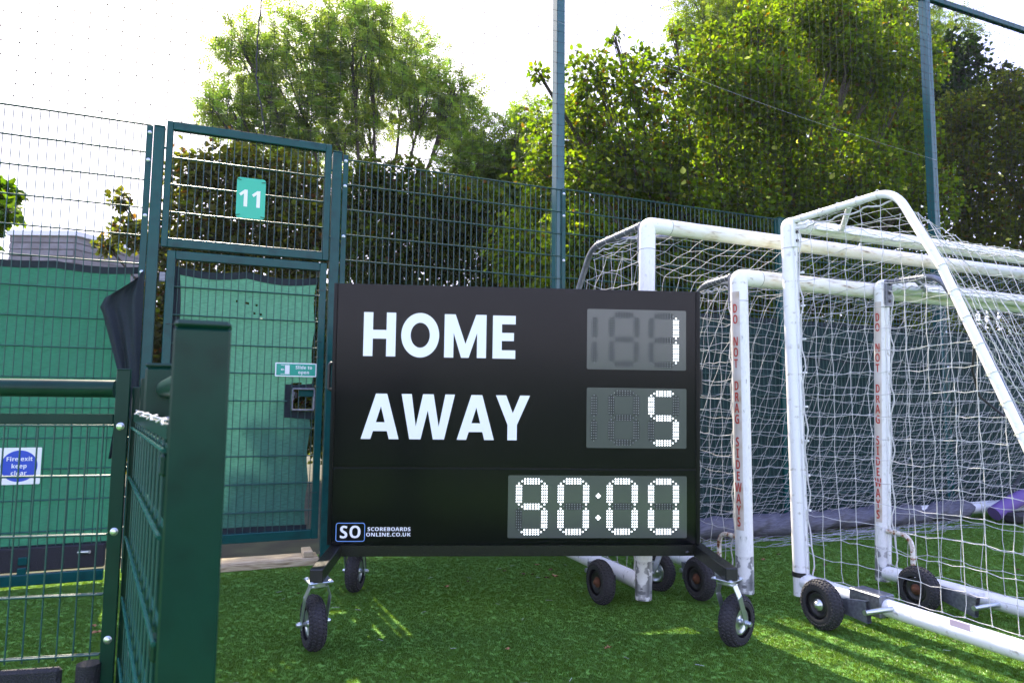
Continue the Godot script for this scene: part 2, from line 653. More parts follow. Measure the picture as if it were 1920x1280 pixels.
func scatter(parent: Node, called: String, mesh: Mesh, material: Material, buf: PackedFloat32Array) -> MultiMeshInstance3D:
	var mm := MultiMesh.new()
	mm.transform_format = MultiMesh.TRANSFORM_3D
	mm.use_colors = true
	mm.mesh = mesh
	mm.instance_count = buf.size() / 16
	mm.buffer = buf
	var o := MultiMeshInstance3D.new()
	o.name = nm(parent, called)
	o.multimesh = mm
	o.material_override = material
	o.set_meta("kind", "stuff")
	parent.add_child(o, true)
	return o


func build_building() -> void:
	var t := thing("flat_roofed_building", "grey boarded building with white fascia far beyond the left fence", "building", Vector3(-4.75, 0, -15.41))
	var left := Vector3(-1.58, 0, -0.66).normalized()
	var right := Vector3(0.70, 0, 0.26).normalized()
	right = Vector3(left.z, 0, -left.x) * -1.0
	right = Vector3(0.62, 0, -0.78).normalized()
	var core := MB.new()
	var hgt := 5.5
	var l := 1.72
	var r := 2.4
	var a := left * l
	var b := right * r
	var c := a + b
	var back := Vector3(0, hgt, 0)
	core.face([Vector3.ZERO, a, a + back, back], Vector3(-0.4, 0, 0.9))
	core.face([Vector3.ZERO, b, b + back, back], Vector3(0.4, 0, 0.9))
	core.face([a, c, c + back, a + back], Vector3(-0.9, 0, -0.4))
	core.face([b, c, c + back, b + back], Vector3(0.9, 0, -0.4))
	core.face([back, a + back, c + back, b + back], Vector3.UP)
	part(t, "wall", core, M.cladding)
	for side in [[left, l], [right, r]]:
		var d: Vector3 = side[0]
		var o := Vector3(-d.z, 0, d.x)
		if o.z < 0:
			o = -o
		var bs := Basis(d, Vector3.UP, d.cross(Vector3.UP))
		var f := MB.new()
		f.box(Vector3.ZERO, Vector3(side[1] + 0.1, 0.14, 0.12), 0.01, bs)
		part(t, "fascia", f, M.fascia, Transform3D(Basis(), d * (side[1] * 0.5) + Vector3(0, hgt, 0) + o * 0.05))
		for k in 12:
			var p := MB.new()
			p.box(Vector3.ZERO, Vector3(side[1], 0.16, 0.03), 0.006, bs * Basis(Vector3.RIGHT, 0.04))
			part(t, "cladding_board", p, M.cladding, Transform3D(Basis(), d * (side[1] * 0.5) + Vector3(0, hgt - 0.16 - k * 0.18, 0) + o * 0.03))


const LOBES := {
	"ash": [[-0.70,7.58,-8.39,0.78],[-1.03,6.48,-7.93,0.49],[0.16,8.10,-8.20,0.89],[0.17,6.86,-7.84,0.91],[1.13,8.22,-7.81,0.89],[1.61,7.69,-8.65,1.07],[2.41,8.60,-8.73,0.87],[2.58,7.16,-7.49,0.74],[0.85,6.54,-8.36,0.86],[-0.35,6.14,-8.40,0.83],[3.06,7.25,-7.26,0.53],[3.19,7.03,-8.04,0.45],[-1.29,6.31,-7.50,0.24],[1.46,8.97,-8.04,0.49],[-0.90,7.77,-7.79,0.35]],
	"ash2": [[3.23,6.42,-6.72,0.46],[3.20,5.55,-6.00,0.48],[3.67,5.99,-5.65,0.43],[4.33,5.66,-6.17,0.61],[4.17,6.45,-5.84,0.35],[3.49,5.08,-5.94,0.58],[4.76,5.07,-6.85,0.53],[2.94,5.16,-5.81,0.38]],
	"bush": [[-1.46,4.53,-5.75,0.40],[-0.88,4.66,-5.90,0.54],[-0.07,4.63,-6.03,0.60],[-1.42,3.77,-5.62,0.51],[-0.68,3.73,-5.81,0.62],[0.10,3.70,-5.69,0.63],[-1.53,2.96,-5.61,0.47],[-0.94,2.70,-5.69,0.64],[0.04,2.75,-5.59,0.66],[0.60,4.05,-5.85,0.52],[-1.78,2.33,-5.65,0.54],[-1.85,3.45,-5.83,0.24],[-2.20,3.52,-5.58,0.24],[-2.37,4.01,-5.61,0.14],[-2.56,3.42,-6.00,0.14]],
	"bush2": [[0.92,4.15,-4.78,0.56],[1.55,4.30,-4.74,0.61],[2.04,4.09,-4.37,0.56],[2.73,4.16,-4.63,0.50],[0.98,3.30,-4.54,0.62],[1.73,3.40,-4.70,0.65],[2.47,3.36,-4.60,0.58],[3.29,3.36,-4.66,0.60],[3.87,3.68,-4.67,0.35],[3.44,2.84,-4.56,0.59],[1.02,4.51,-4.56,0.28]],
	"hedge": [[3.00,5.06,-1.50,0.32],[2.92,4.57,-1.61,0.28],[2.92,3.82,-1.49,0.37],[3.53,4.97,-1.52,0.45],[3.48,4.14,-1.46,0.51],[2.92,3.22,-1.61,0.37],[3.81,3.51,-1.87,0.54],[4.22,4.55,-1.52,0.53],[4.25,3.73,-1.47,0.52],[4.70,5.33,-1.50,0.51],[5.26,4.70,-1.67,0.64],[5.26,3.74,-1.59,0.63],[6.10,5.99,-1.84,0.60],[6.15,4.95,-1.53,0.65],[6.34,4.04,-1.66,0.66],[7.08,6.50,-1.81,0.63],[7.60,5.74,-1.92,0.72],[7.30,4.51,-1.52,0.68],[7.83,6.24,-1.46,0.54],[8.70,5.51,-1.91,0.66],[8.51,4.28,-1.55,0.67],[4.23,5.56,-1.75,0.24],[4.45,6.11,-1.88,0.14],[3.87,5.58,-1.80,0.17],[2.34,4.96,-1.57,0.11],[3.30,5.59,-1.51,0.12],[5.15,6.10,-1.93,0.33],[5.64,6.33,-1.64,0.36],[6.71,6.88,-1.93,0.47],[7.18,6.89,-1.59,0.46],[8.29,7.18,-1.78,0.45],[8.58,6.34,-1.51,0.48],[5.72,5.29,-1.46,0.57],[5.30,5.46,-1.70,0.50],[7.19,6.18,-1.45,0.53]],
	"hedge2": [[9.84,4.87,-1.79,0.68],[10.08,5.83,-1.91,0.52],[10.70,5.38,-1.65,0.70],[11.38,6.44,-1.93,0.55],[11.21,4.43,-1.85,0.71],[10.09,4.10,-1.75,0.60],[11.84,5.84,-1.65,0.82],[12.13,4.73,-1.87,0.83],[10.67,6.31,-1.93,0.27]],
	"ash3": [[8.17,9.41,-5.95,0.79],[10.07,10.43,-6.78,1.13],[10.72,10.05,-5.81,1.08],[9.56,8.97,-5.91,0.70],[13.40,11.03,-6.68,1.08],[15.17,11.37,-6.56,0.98],[16.66,11.07,-6.47,0.72]],
	"dark": [[14.74,9.60,-4.93,0.50],[14.93,9.12,-4.95,0.57],[14.18,8.60,-4.97,0.62],[15.51,9.64,-4.94,0.32],[14.02,7.60,-4.78,0.73]],
	"dark2": [[13.03,7.62,-3.00,0.32],[13.48,7.39,-3.03,0.53],[12.87,7.75,-2.89,0.16]],
	"near": [[-2.70,2.80,-1.43,0.20],[-2.62,2.85,-1.40,0.13],[-2.47,2.66,-1.06,0.09],[-2.80,2.71,-1.29,0.26]],
}


const UNDER := {
	"hedge": [[3.4, 9.2, 4.7, -2.8, 0.6], [3.2, 9.2, 4.0, -2.7, 0.6], [2.9, 9.2, 3.2, -2.7, 0.6], [2.7, 9.4, 2.9, -1.7, 0.55], [2.7, 9.4, 2.1, -1.7, 0.55], [2.7, 9.4, 1.2, -1.7, 0.6], [2.7, 9.4, 0.4, -1.7, 0.5]],  # back rows added to close gaps and block sun and sky
	"ash3": [[9.0, 17.0, 9.2, -6.8, 1.0], [9.0, 16.5, 7.9, -6.5, 1.0]],
	"ash2": [[2.6, 4.8, 4.4, -6.0, 0.6], [2.9, 4.6, 5.3, -6.0, 0.55]],
	"hedge2": [[9.6, 13.0, 3.2, -1.8, 0.7], [9.6, 13.0, 2.0, -1.8, 0.7], [9.6, 13.0, 0.8, -1.8, 0.7]],
	"bush": [[-1.9, 0.9, 1.9, -5.8, 0.65], [-1.9, 0.9, 0.9, -5.8, 0.65]],
	"bush2": [[0.9, 3.8, 2.3, -4.6, 0.65], [0.9, 3.8, 1.3, -4.6, 0.65], [0.9, 3.8, 0.4, -4.6, 0.6]],
}


func leaf_mesh(wide: float) -> ArrayMesh:
	var b := MB.new()
	var w := wide
	var B := Vector3.ZERO
	var L1 := Vector3(-w * 0.85, 0.07, 0.25)
	var R1 := Vector3(w * 0.85, 0.07, 0.25)
	var L2 := Vector3(-w, 0.06, 0.58)
	var R2 := Vector3(w, 0.06, 0.58)
	var m1 := Vector3(0, 0.0, 0.28)
	var m2 := Vector3(0, -0.03, 0.62)
	var T := Vector3(0, -0.10, 1.0)
	for f in [[B, m1, L1], [B, R1, m1], [L1, m1, m2], [L1, m2, L2], [R1, R2, m2], [R1, m2, m1], [L2, m2, T], [R2, T, m2]]:
		b.face(f, Vector3.UP)
	return b.mesh()


func spray_mesh() -> ArrayMesh:
	# a pinnate leaf: four pairs of narrow leaflets and one at the tip
	var b := MB.new()
	for i in 9:
		var at := Vector3(0, 0, 0.18 + 0.17 * (i / 2))
		var ang := 1.0 if i % 2 else -1.0
		if i == 8:
			ang = 0.0
			at = Vector3(0, 0, 0.72)
		var d := Vector3(sin(ang), -0.10, cos(ang)) * 0.33
		var s := Vector3(d.z, 0, -d.x).normalized() * 0.062
		var mid := at + d * 0.45
		b.face([at, mid + s + Vector3(0, 0.015, 0), at + d], Vector3.UP)
		b.face([at, at + d, mid - s + Vector3(0, 0.015, 0)], Vector3.UP)
	b.face([Vector3(-0.006, 0, 0), Vector3(0.006, 0, 0), Vector3(0, 0, 0.75)], Vector3.UP)
	return b.mesh()


func build_trees() -> void:
	var ovate := leaf_mesh(0.34)
	var small := leaf_mesh(0.40)
	var spray := spray_mesh()
	tree("ash_tree", "tall pale green ash tree rising behind the gate numbered 11", "tree", "ash", Vector3(1.75, 0, -8.0), 4.6, 0.14, spray, "leaf_ash", 1400.0, 0.16, 0.36, [0.20, 0.31, 0.080], -0.22, 0)
	tree("ash_tree", "smaller light green ash tree between big ash and tall pole", "tree", "ash2", Vector3(3.9, 0, -6.2), 3.4, 0.07, spray, "leaf_ash", 2500.0, 0.13, 0.28, [0.185, 0.30, 0.060], -0.30, 0)
	tree("ash_tree", "ash tree rising above the dark hedge at the top right", "tree", "ash3", Vector3(11.0, 0, -6.6), 6.5, 0.16, spray, "leaf_ash", 1500.0, 0.16, 0.34, [0.16, 0.25, 0.045], -0.26, 0)
	tree("hawthorn_bush", "dark bronze green hawthorn bush behind the gate and its top panel", "bush", "bush", Vector3(-0.6, 0, -5.8), 1.6, 0.06, small, "leaf", 7500.0, 0.048, 0.110, [0.125, 0.150, 0.036], -0.5, 0)
	tree("hawthorn_bush", "dense dark bush behind the mesh panel right of the gate", "bush", "bush2", Vector3(1.8, 0, -4.6), 1.6, 0.06, small, "leaf", 7500.0, 0.045, 0.100, [0.085, 0.130, 0.030], -0.45, 0)
	tree("broad_leaved_hedge", "tall overgrown hedge of broad leaves behind the goals", "hedge", "hedge", Vector3(5.4, 0, -1.9), 1.8, 0.08, ovate, "leaf", 7200.0, 0.042, 0.090, [0.130, 0.215, 0.026], -0.37, 160)
	tree("broad_leaved_hedge", "dark hedge right of the second tall pole", "hedge", "hedge2", Vector3(10.4, 0, -1.9), 1.8, 0.08, ovate, "leaf", 7500.0, 0.042, 0.085, [0.080, 0.110, 0.020], -0.42, 60)
	tree("dark_tree", "dark small-leaved tree behind the second tall pole against the sky", "tree", "dark", Vector3(15.0, 0, -5.2), 4.5, 0.12, small, "leaf", 2600.0, 0.08, 0.12, [0.025, 0.055, 0.022], -0.2, 0)
	tree("conifer", "dark pointed conifer top at the far right edge", "tree", "dark2", Vector3(13.2, 0, -3.0), 4.0, 0.10, small, "leaf", 5200.0, 0.06, 0.09, [0.022, 0.042, 0.016], -0.3, 0)
	tree("maple_tree", "bright green leafy branch reaching in at the left edge", "tree", "near", Vector3(-3.4, 0, -1.5), 1.6, 0.05, ovate, "leaf", 5200.0, 0.08, 0.12, [0.11, 0.21, 0.025], -0.5, 30)


func tree(called: String, label: String, category: String, key: String, foot: Vector3, fork: float, trunk_r: float, leaf: ArrayMesh, material: String, density: float, s0: float, s1: float, tone: Array, gap: float, singles: int) -> void:
	var t := thing(called, label, category, foot)
	var lobes: Array = LOBES[key].duplicate()
	# the lower growth behind the fence, and back rows added to block sun
	for q in UNDER.get(key, []):
		var n := int((q[1] - q[0]) / (q[4] * 1.1))
		for i in n + 1:
			lobes.append([lerpf(q[0], q[1], float(i) / n) + rnd(-0.1, 0.1), q[2] + rnd(-0.15, 0.15), q[3] + rnd(-0.2, 0.2), q[4] * rnd(0.85, 1.15)])
	var top := Vector3(0, fork, 0)
	var tr := MB.new()
	tr.tube([Vector3.ZERO, Vector3(rnd(-0.04, 0.04), fork * 0.35, rnd(-0.04, 0.04)), Vector3(rnd(-0.08, 0.08), fork * 0.7, 0), top], trunk_r, 10, false, true, trunk_r * 0.7)
	part(t, "trunk", tr, M.bark)
	var nz := FastNoiseLite.new()
	nz.seed = hash(key) % 1000
	nz.frequency = 1.9 if s1 > 0.2 else 2.9
	nz.fractal_octaves = 2
	var buf := PackedFloat32Array()
	var spare := []
	for lb in lobes:
		var c := Vector3(lb[0], lb[1], lb[2]) - foot
		var r: float = lb[3]
		var br := MB.new()
		var start := top * clampf(rnd(0.55, 1.0), 0.0, minf(1.0, maxf(0.25, (c.y - 0.3) / fork)))
		var mid := start.lerp(c, 0.5) + Vector3(rnd(-0.1, 0.1), -0.12 * r, rnd(-0.1, 0.1))
		br.tube([start, start.lerp(mid, 0.5) + Vector3(0, 0.03, 0), mid, mid.lerp(c, 0.5) + Vector3(rnd(-0.05, 0.05), 0, 0), c], trunk_r * 0.34, 6, false, true, trunk_r * 0.12)
		for k in 7:
			var e := dir3() * r * rnd(0.6, 1.05)
			e.y = absf(e.y) * 0.8 + e.y * 0.2
			br.tube([mid.lerp(c, rnd(0.3, 1.0)), c + e * 0.5 + Vector3(rnd(-0.04, 0.04), 0, rnd(-0.04, 0.04)), c + e], trunk_r * 0.13, 4, false, false, 0.002)
		part(t, "branch", br, M.bark)
		var cnt := int(density * r * r)
		for i in cnt:
			var q := dir3() * r * pow(rnd(0, 1), 0.42) * (1.0 if rnd(0, 1) < 0.86 else rnd(1.0, 1.4))
			q.z *= 0.8
			var p := c + q
			if nz.get_noise_3dv(p + foot) < gap + 0.12 * (q.length() / r):
				continue
			# a leaf points outwards and droops, its face turned up and out
			var d := (q.normalized() * 0.8 + dir3() * 0.9 + Vector3(0, -0.25, 0)).normalized()
			var up := (Vector3.UP * 0.9 + dir3() * 0.85 + q.normalized() * 0.35)
			up = (up - d * up.dot(d)).normalized()
			var x := up.cross(d)
			var s := rnd(s0, s1)
			var k := rnd(0.4, 1.5)
			var warm := rnd(0.85, 1.25)
			var red := 1.0
			if rnd(0, 1) < 0.05 and material == "leaf":
				red = 1.9
				k *= 0.6
			buf.append_array([x.x * s, up.x * s, d.x * s, p.x, x.y * s, up.y * s, d.y * s, p.y, x.z * s, up.z * s, d.z * s, p.z, tone[0] * k * warm * red, tone[1] * k / sqrt(red), tone[2] * k, 1.0])
			if singles > 0 and q.z > r * 0.35 and spare.size() < singles and rnd(0, 1) < 0.012:
				spare.append(Transform3D(Basis(x * s * 1.15, up * s, d * s * 1.15), p + Vector3(0, 0, 0.05)))
	scatter(t, "crown", leaf, M[material], buf)
	for xf in spare:
		part(t, "leaf", leaf, M.leaf_plain, xf)


func dir3() -> Vector3:
	var z := rnd(-1, 1)
	var a := rnd(0, TAU)
	var r := sqrt(1.0 - z * z)
	return Vector3(r * cos(a), z, r * sin(a))


# ---------------------------------------------------------------- tall fence

func mesh_panel(parent: Node3D, x0: float, x1: float, top: float, bottom: float, z: float, pitch_y := 0.2) -> void:
	var n := int(round((x1 - x0) / 0.05))
	for i in n + 1:
		var x := lerpf(x0, x1, float(i) / n)
		wire(parent, "vertical_wire", Vector3(x, bottom, z), Vector3(x + rnd(-0.001, 0.001), top + 0.003, z), 0.0031, M.green_wire)
	var y := top
	while y > bottom - 0.01:
		wire(parent, "horizontal_wire", Vector3(x0 - 0.01, y, z), Vector3(x1 + 0.01, y, z), 0.0040, M.green_wire, true)
		y -= pitch_y


func fence_post(label: String, x: float, top: float, sz: Vector2, z: float, clamp_x: float, clamp_w: float, clamp_top: float, called := "fence_post", group := "") -> Node3D:
	var t := thing(called, label, "post", Vector3(x, 0, 0), group)
	bx(t, "shaft", Vector3(0, top * 0.5, z), Vector3(sz.x, top, sz.y), M.fence_paint, 0.006)
	bx(t, "cap", Vector3(0, top + 0.004, z), Vector3(sz.x + 0.004, 0.008, sz.y + 0.004), M.fence_paint, 0.003)
	if clamp_w > 0.0:
		bx(t, "clamp_bar", Vector3(clamp_x - x, clamp_top * 0.5 + 0.02, 0.018), Vector3(clamp_w, clamp_top - 0.04, 0.008), M.fence_paint, 0.002)
		var y := clamp_top - 0.05
		var k := 0
		while y > 0.1:
			part(t, "bolt", bolt_mesh, M.zinc, Transform3D(Basis(), Vector3(clamp_x - x, y, 0.024)))
			y -= 0.2 if k == 0 else 0.4
			k += 1
	return t


func build_fence() -> void:
	var t := thing("mesh_fence_panel", "tall green wire mesh panel left of the gate", "fence panel", Vector3.ZERO, "green mesh fence panels")
	mesh_panel(t, -3.92, -1.40, 3.135, 0.12, 0.0)
	t = thing("mesh_fence_panel", "green wire mesh panel between the gate and the first tall pole", "fence panel", Vector3.ZERO, "green mesh fence panels")
	mesh_panel(t, -0.02, 1.855, 3.085, 0.10, 0.0)
	t = thing("mesh_fence_panel", "green wire mesh panel right of the first tall pole", "fence panel", Vector3.ZERO, "green mesh fence panels")
	mesh_panel(t, 1.89, 4.36, 3.095, 0.10, 0.0)
	t = thing("mesh_fence_panel", "green mesh panel behind the nearest white goal frame", "fence panel", Vector3.ZERO, "green mesh fence panels")
	mesh_panel(t, 4.40, 6.80, 3.10, 0.10, 0.0)
	t = thing("mesh_fence_panel", "green mesh panel at the right edge behind the goal nets", "fence panel", Vector3.ZERO, "green mesh fence panels")
	mesh_panel(t, 6.86, 9.30, 3.10, 0.10, 0.0)
	fence_post("thick green gate post at the left of gate 11", -1.338, 3.125, Vector2(0.070, 0.070), 0.0, -1.398, 0.042, 3.125, "gate_post")
	fence_post("green gate post beside the scoreboard's left edge", -0.097, 3.125, Vector2(0.070, 0.070), 0.0, -0.033, 0.040, 3.115, "gate_post")
	fence_post("short green fence post behind the nearest goal's white upright", 4.375, 3.11, Vector2(0.09, 0.07), -0.02, 4.40, 0.04, 3.10)
	for p in [[1.851, "tall green pole just above the scoreboard's top edge"], [6.75, "tall green pole in the hedge at the right"]]:
		var pole := fence_post(p[1], p[0], 6.09, Vector2(0.082, 0.10), -0.05, p[0] + 0.022, 0.036, 3.095, "tall_pole", "tall green netting poles")
		for q in ["shaft", "cap"]:
			(pole.get_node(q) as MeshInstance3D).material_override = M.pole_paint
		bx(pole, "base_plate", Vector3(0, 0.006, -0.05), Vector3(0.2, 0.012, 0.2), M.fence_paint, 0.003)
	var rail := thing("top_rail", "green top rail joining the tall poles at the upper right", "rail", Vector3(4.0, 6.10, -0.05))
	bx(rail, "beam", Vector3(0.85, 0.02, 0), Vector3(11.5, 0.07, 0.06), M.fence_paint, 0.006)
	bx(rail, "bracket", Vector3(2.75, 0.035, 0), Vector3(0.14, 0.10, 0.11), M.fence_paint, 0.006)
	# rubber kickboard along the foot of the left panel
	var kb := thing("kickboard", "black rubber kickboard along the foot of the left mesh panel", "kickboard", Vector3(-2.72, 0, 0.06))
	bx(kb, "board", Vector3(0, 0.175, 0), Vector3(2.42, 0.15, 0.03), M.kickboard_rubber, 0.008)
	bx(kb, "rail", Vector3(0, 0.055, 0.02), Vector3(2.42, 0.07, 0.04), M.fence_paint, 0.006)
	for k in 4:
		bx(kb, "bracket", Vector3(0.76 - 0.62 * k, 0.17, 0.02), Vector3(0.05, 0.05, 0.012), M.fence_paint, 0.004)
		bx(kb, "bracket", Vector3(0.76 - 0.62 * k, 0.105, 0.026), Vector3(0.05, 0.05, 0.012), M.fence_paint, 0.004)
	tb(kb, "bolt", [Vector3(1.05, 0.2, 0.0), Vector3(1.13, 0.21, 0.06)], 0.011, M.zinc, 8)
	# wire twisted along the top of the left panel
	var b := MB.new()
	b.tube([Vector3(-3.9, 3.18, 0.02), Vector3(-3.1, 3.15, 0.02), Vector3(-2.278, 3.158, 0.02), Vector3(-2.146, 3.151, 0.02), Vector3(-2.03, 3.142, 0.02), Vector3(-1.92, 3.18, 0.02), Vector3(-1.747, 3.183, 0.02), Vector3(-1.60, 3.160, 0.02), Vector3(-1.561, 3.142, 0.02), Vector3(-1.47, 3.155, 0.02), Vector3(-1.302, 3.150, 0.02)], 0.0024, 5)
	tag(part(self, "tie_wire", b, M.dark_cord), "thin dark wire looped along the top of the left panel", "wire")
	var pn := thing("timber_threshold", "weathered pale timber boards on the ground under the gate", "threshold", Vector3(-0.72, 0, 0))
	bx(pn, "plank", Vector3(0, 0.030, 0.005), Vector3(1.16, 0.05, 0.10), M.timber, 0.006)
	bx(pn, "plank", Vector3(0, 0.026, -0.105), Vector3(1.16, 0.05, 0.11), M.timber, 0.006)
	bx(pn, "plank", Vector3(0.505, 0.075, -0.05), Vector3(0.07, 0.04, 0.20), M.timber, 0.006)
	bx(pn, "edge_strip", Vector3(0, 0.022, 0.062), Vector3(1.18, 0.044, 0.012), M.timber, 0.003)


func framework(parent: Node3D, x0: float, x1: float, y0: float, y1: float, w: Array, z: float, dep: float) -> void:
	# w: left, right, bottom, top widths of the members
	bx(parent, "frame_member", Vector3(x0 + w[0] * 0.5, (y0 + y1) * 0.5, z), Vector3(w[0], y1 - y0, dep), M.fence_paint, 0.004)
	bx(parent, "frame_member", Vector3(x1 - w[1] * 0.5, (y0 + y1) * 0.5, z), Vector3(w[1], y1 - y0, dep), M.fence_paint, 0.004)
	bx(parent, "frame_member", Vector3((x0 + w[0] + x1 - w[1]) * 0.5, y0 + w[2] * 0.5, z), Vector3(x1 - w[1] - x0 - w[0], w[2], dep), M.fence_paint, 0.004)
	bx(parent, "frame_member", Vector3((x0 + w[0] + x1 - w[1]) * 0.5, y1 - w[3] * 0.5, z), Vector3(x1 - w[1] - x0 - w[0], w[3], dep), M.fence_paint, 0.004)


func build_gate() -> void:
	var o := thing("gate_overpanel", "framed mesh panel above the gate carrying the number 11", "gate panel")
	framework(o, -1.291, -0.141, 2.265, 3.178, [0.042, 0.046, 0.056, 0.060], 0.005, 0.05)
	for i in 22:
		var x := -1.24 + 0.05 * i
		wire(o, "vertical_wire", Vector3(x, 2.30, 0.0), Vector3(x, 3.13, 0.0), 0.0028, M.green_wire)
	for y in [2.92, 2.723, 2.522, 2.33]:
		wire(o, "horizontal_wire", Vector3(-1.255, y, 0.0), Vector3(-0.18, y, 0.0), 0.0046, M.green_wire, true)
	for q in [[-1.296, 2.98], [-1.296, 2.45], [-0.136, 2.98], [-0.136, 2.45]]:
		tb(o, "hinge_pin", [Vector3(q[0] - 0.012, q[1], 0.01), Vector3(q[0] + 0.014, q[1], 0.01)], 0.008, M.fence_paint, 8)
	var g := thing("sliding_gate", "green framed mesh gate with cloth behind, closed", "gate")
	framework(g, -1.247, -0.151, 0.185, 2.242, [0.056, 0.050, 0.066, 0.062], 0.008, 0.05)
	for i in 20:
		var x := -1.17 + 0.05 * i
		wire(g, "vertical_wire", Vector3(x, 0.24, 0.0), Vector3(x, 2.19, 0.0), 0.0028, M.green_wire)
	for k in 10:
		var y: float = 1.99 - 0.2 * k
		if k == 4:
			wire(g, "horizontal_wire", Vector3(-1.20, y, 0.0), Vector3(-0.40, y, 0.0), 0.0046, M.green_wire, true)
		else:
			wire(g, "horizontal_wire", Vector3(-1.20, y, 0.0), Vector3(-0.19, y, 0.0), 0.0046, M.green_wire, true)
	# the lock opening with its steel lining
	var lk := Node3D.new()
	lk.name = "lock_box"
	g.add_child(lk, true)
	lk.position = Vector3(-0.287, 1.205, 0.0)
	for q in [[Vector3(0, 0.078, 0), Vector3(0.155, 0.012, 0.05)], [Vector3(0, -0.078, 0), Vector3(0.155, 0.012, 0.05)], [Vector3(-0.078, 0, 0), Vector3(0.010, 0.144, 0.05)], [Vector3(0.078, 0, 0), Vector3(0.010, 0.144, 0.05)]]:
		bx(lk, "lining", q[0], q[1], M.galvanised, 0.002)
	bx(lk, "lock_case", Vector3(0.02, 0.045, -0.01), Vector3(0.11, 0.05, 0.03), M.fence_paint, 0.004)
	tb(lk, "lock_cylinder", [Vector3(-0.055, 0.05, 0.0), Vector3(-0.055, 0.01, 0.0)], 0.012, M.black_plastic, 10)
	tb(lk, "latch_bar", [Vector3(-0.068, 0.0, -0.02), Vector3(-0.068, 0.05, 0.02)], 0.007, M.zinc, 8)
	for q in [[-1.268, 2.05], [-1.268, 1.0], [-1.268, 0.35]]:
		bx(g, "hinge", Vector3(q[0], q[1], 0.01), Vector3(0.045, 0.07, 0.035), M.galvanised, 0.006)


func cloth(x0: float, x1: float, y0: float, y1: float, z: float, amp: float, sag: float, pins: int, nx := 60, ny := 50) -> MB:
	var b := MB.new()
	var nz := FastNoiseLite.new()
	nz.frequency = 1.0
	nz.seed = int(x0 * 100) + 300
	b.sheet(nx, ny, func(u: float, v: float):
		var x := lerpf(x0, x1, u)
		var top := y1 - sag * absf(sin(u * PI * pins)) if pins > 0 else y1
		var y := lerpf(y0, top, v)
		return Vector3(x, y, z + amp * nz.get_noise_2d(x * 2.4, y * 1.1) + amp * 0.5 * nz.get_noise_2d(x * 9.0, y * 3.0)))
	return b


func strip(pts: Array, w: Vector3) -> MB:
	# a folded hem: a flat ribbon with thickness along pts
	var b := MB.new()
	for i in pts.size() - 1:
		var p: Vector3 = pts[i]
		var q: Vector3 = pts[i + 1]
		var t := Vector3(0, 0, 0.004)
		b.face([p, q, q + w, p + w], Vector3.BACK)
		b.face([p - t, q - t, q + w - t, p + w - t], Vector3.FORWARD)
		b.face([p, q, q - t, p - t], -w)
		b.face([p + w, q + w, q + w - t, p + w - t], w)
	return b


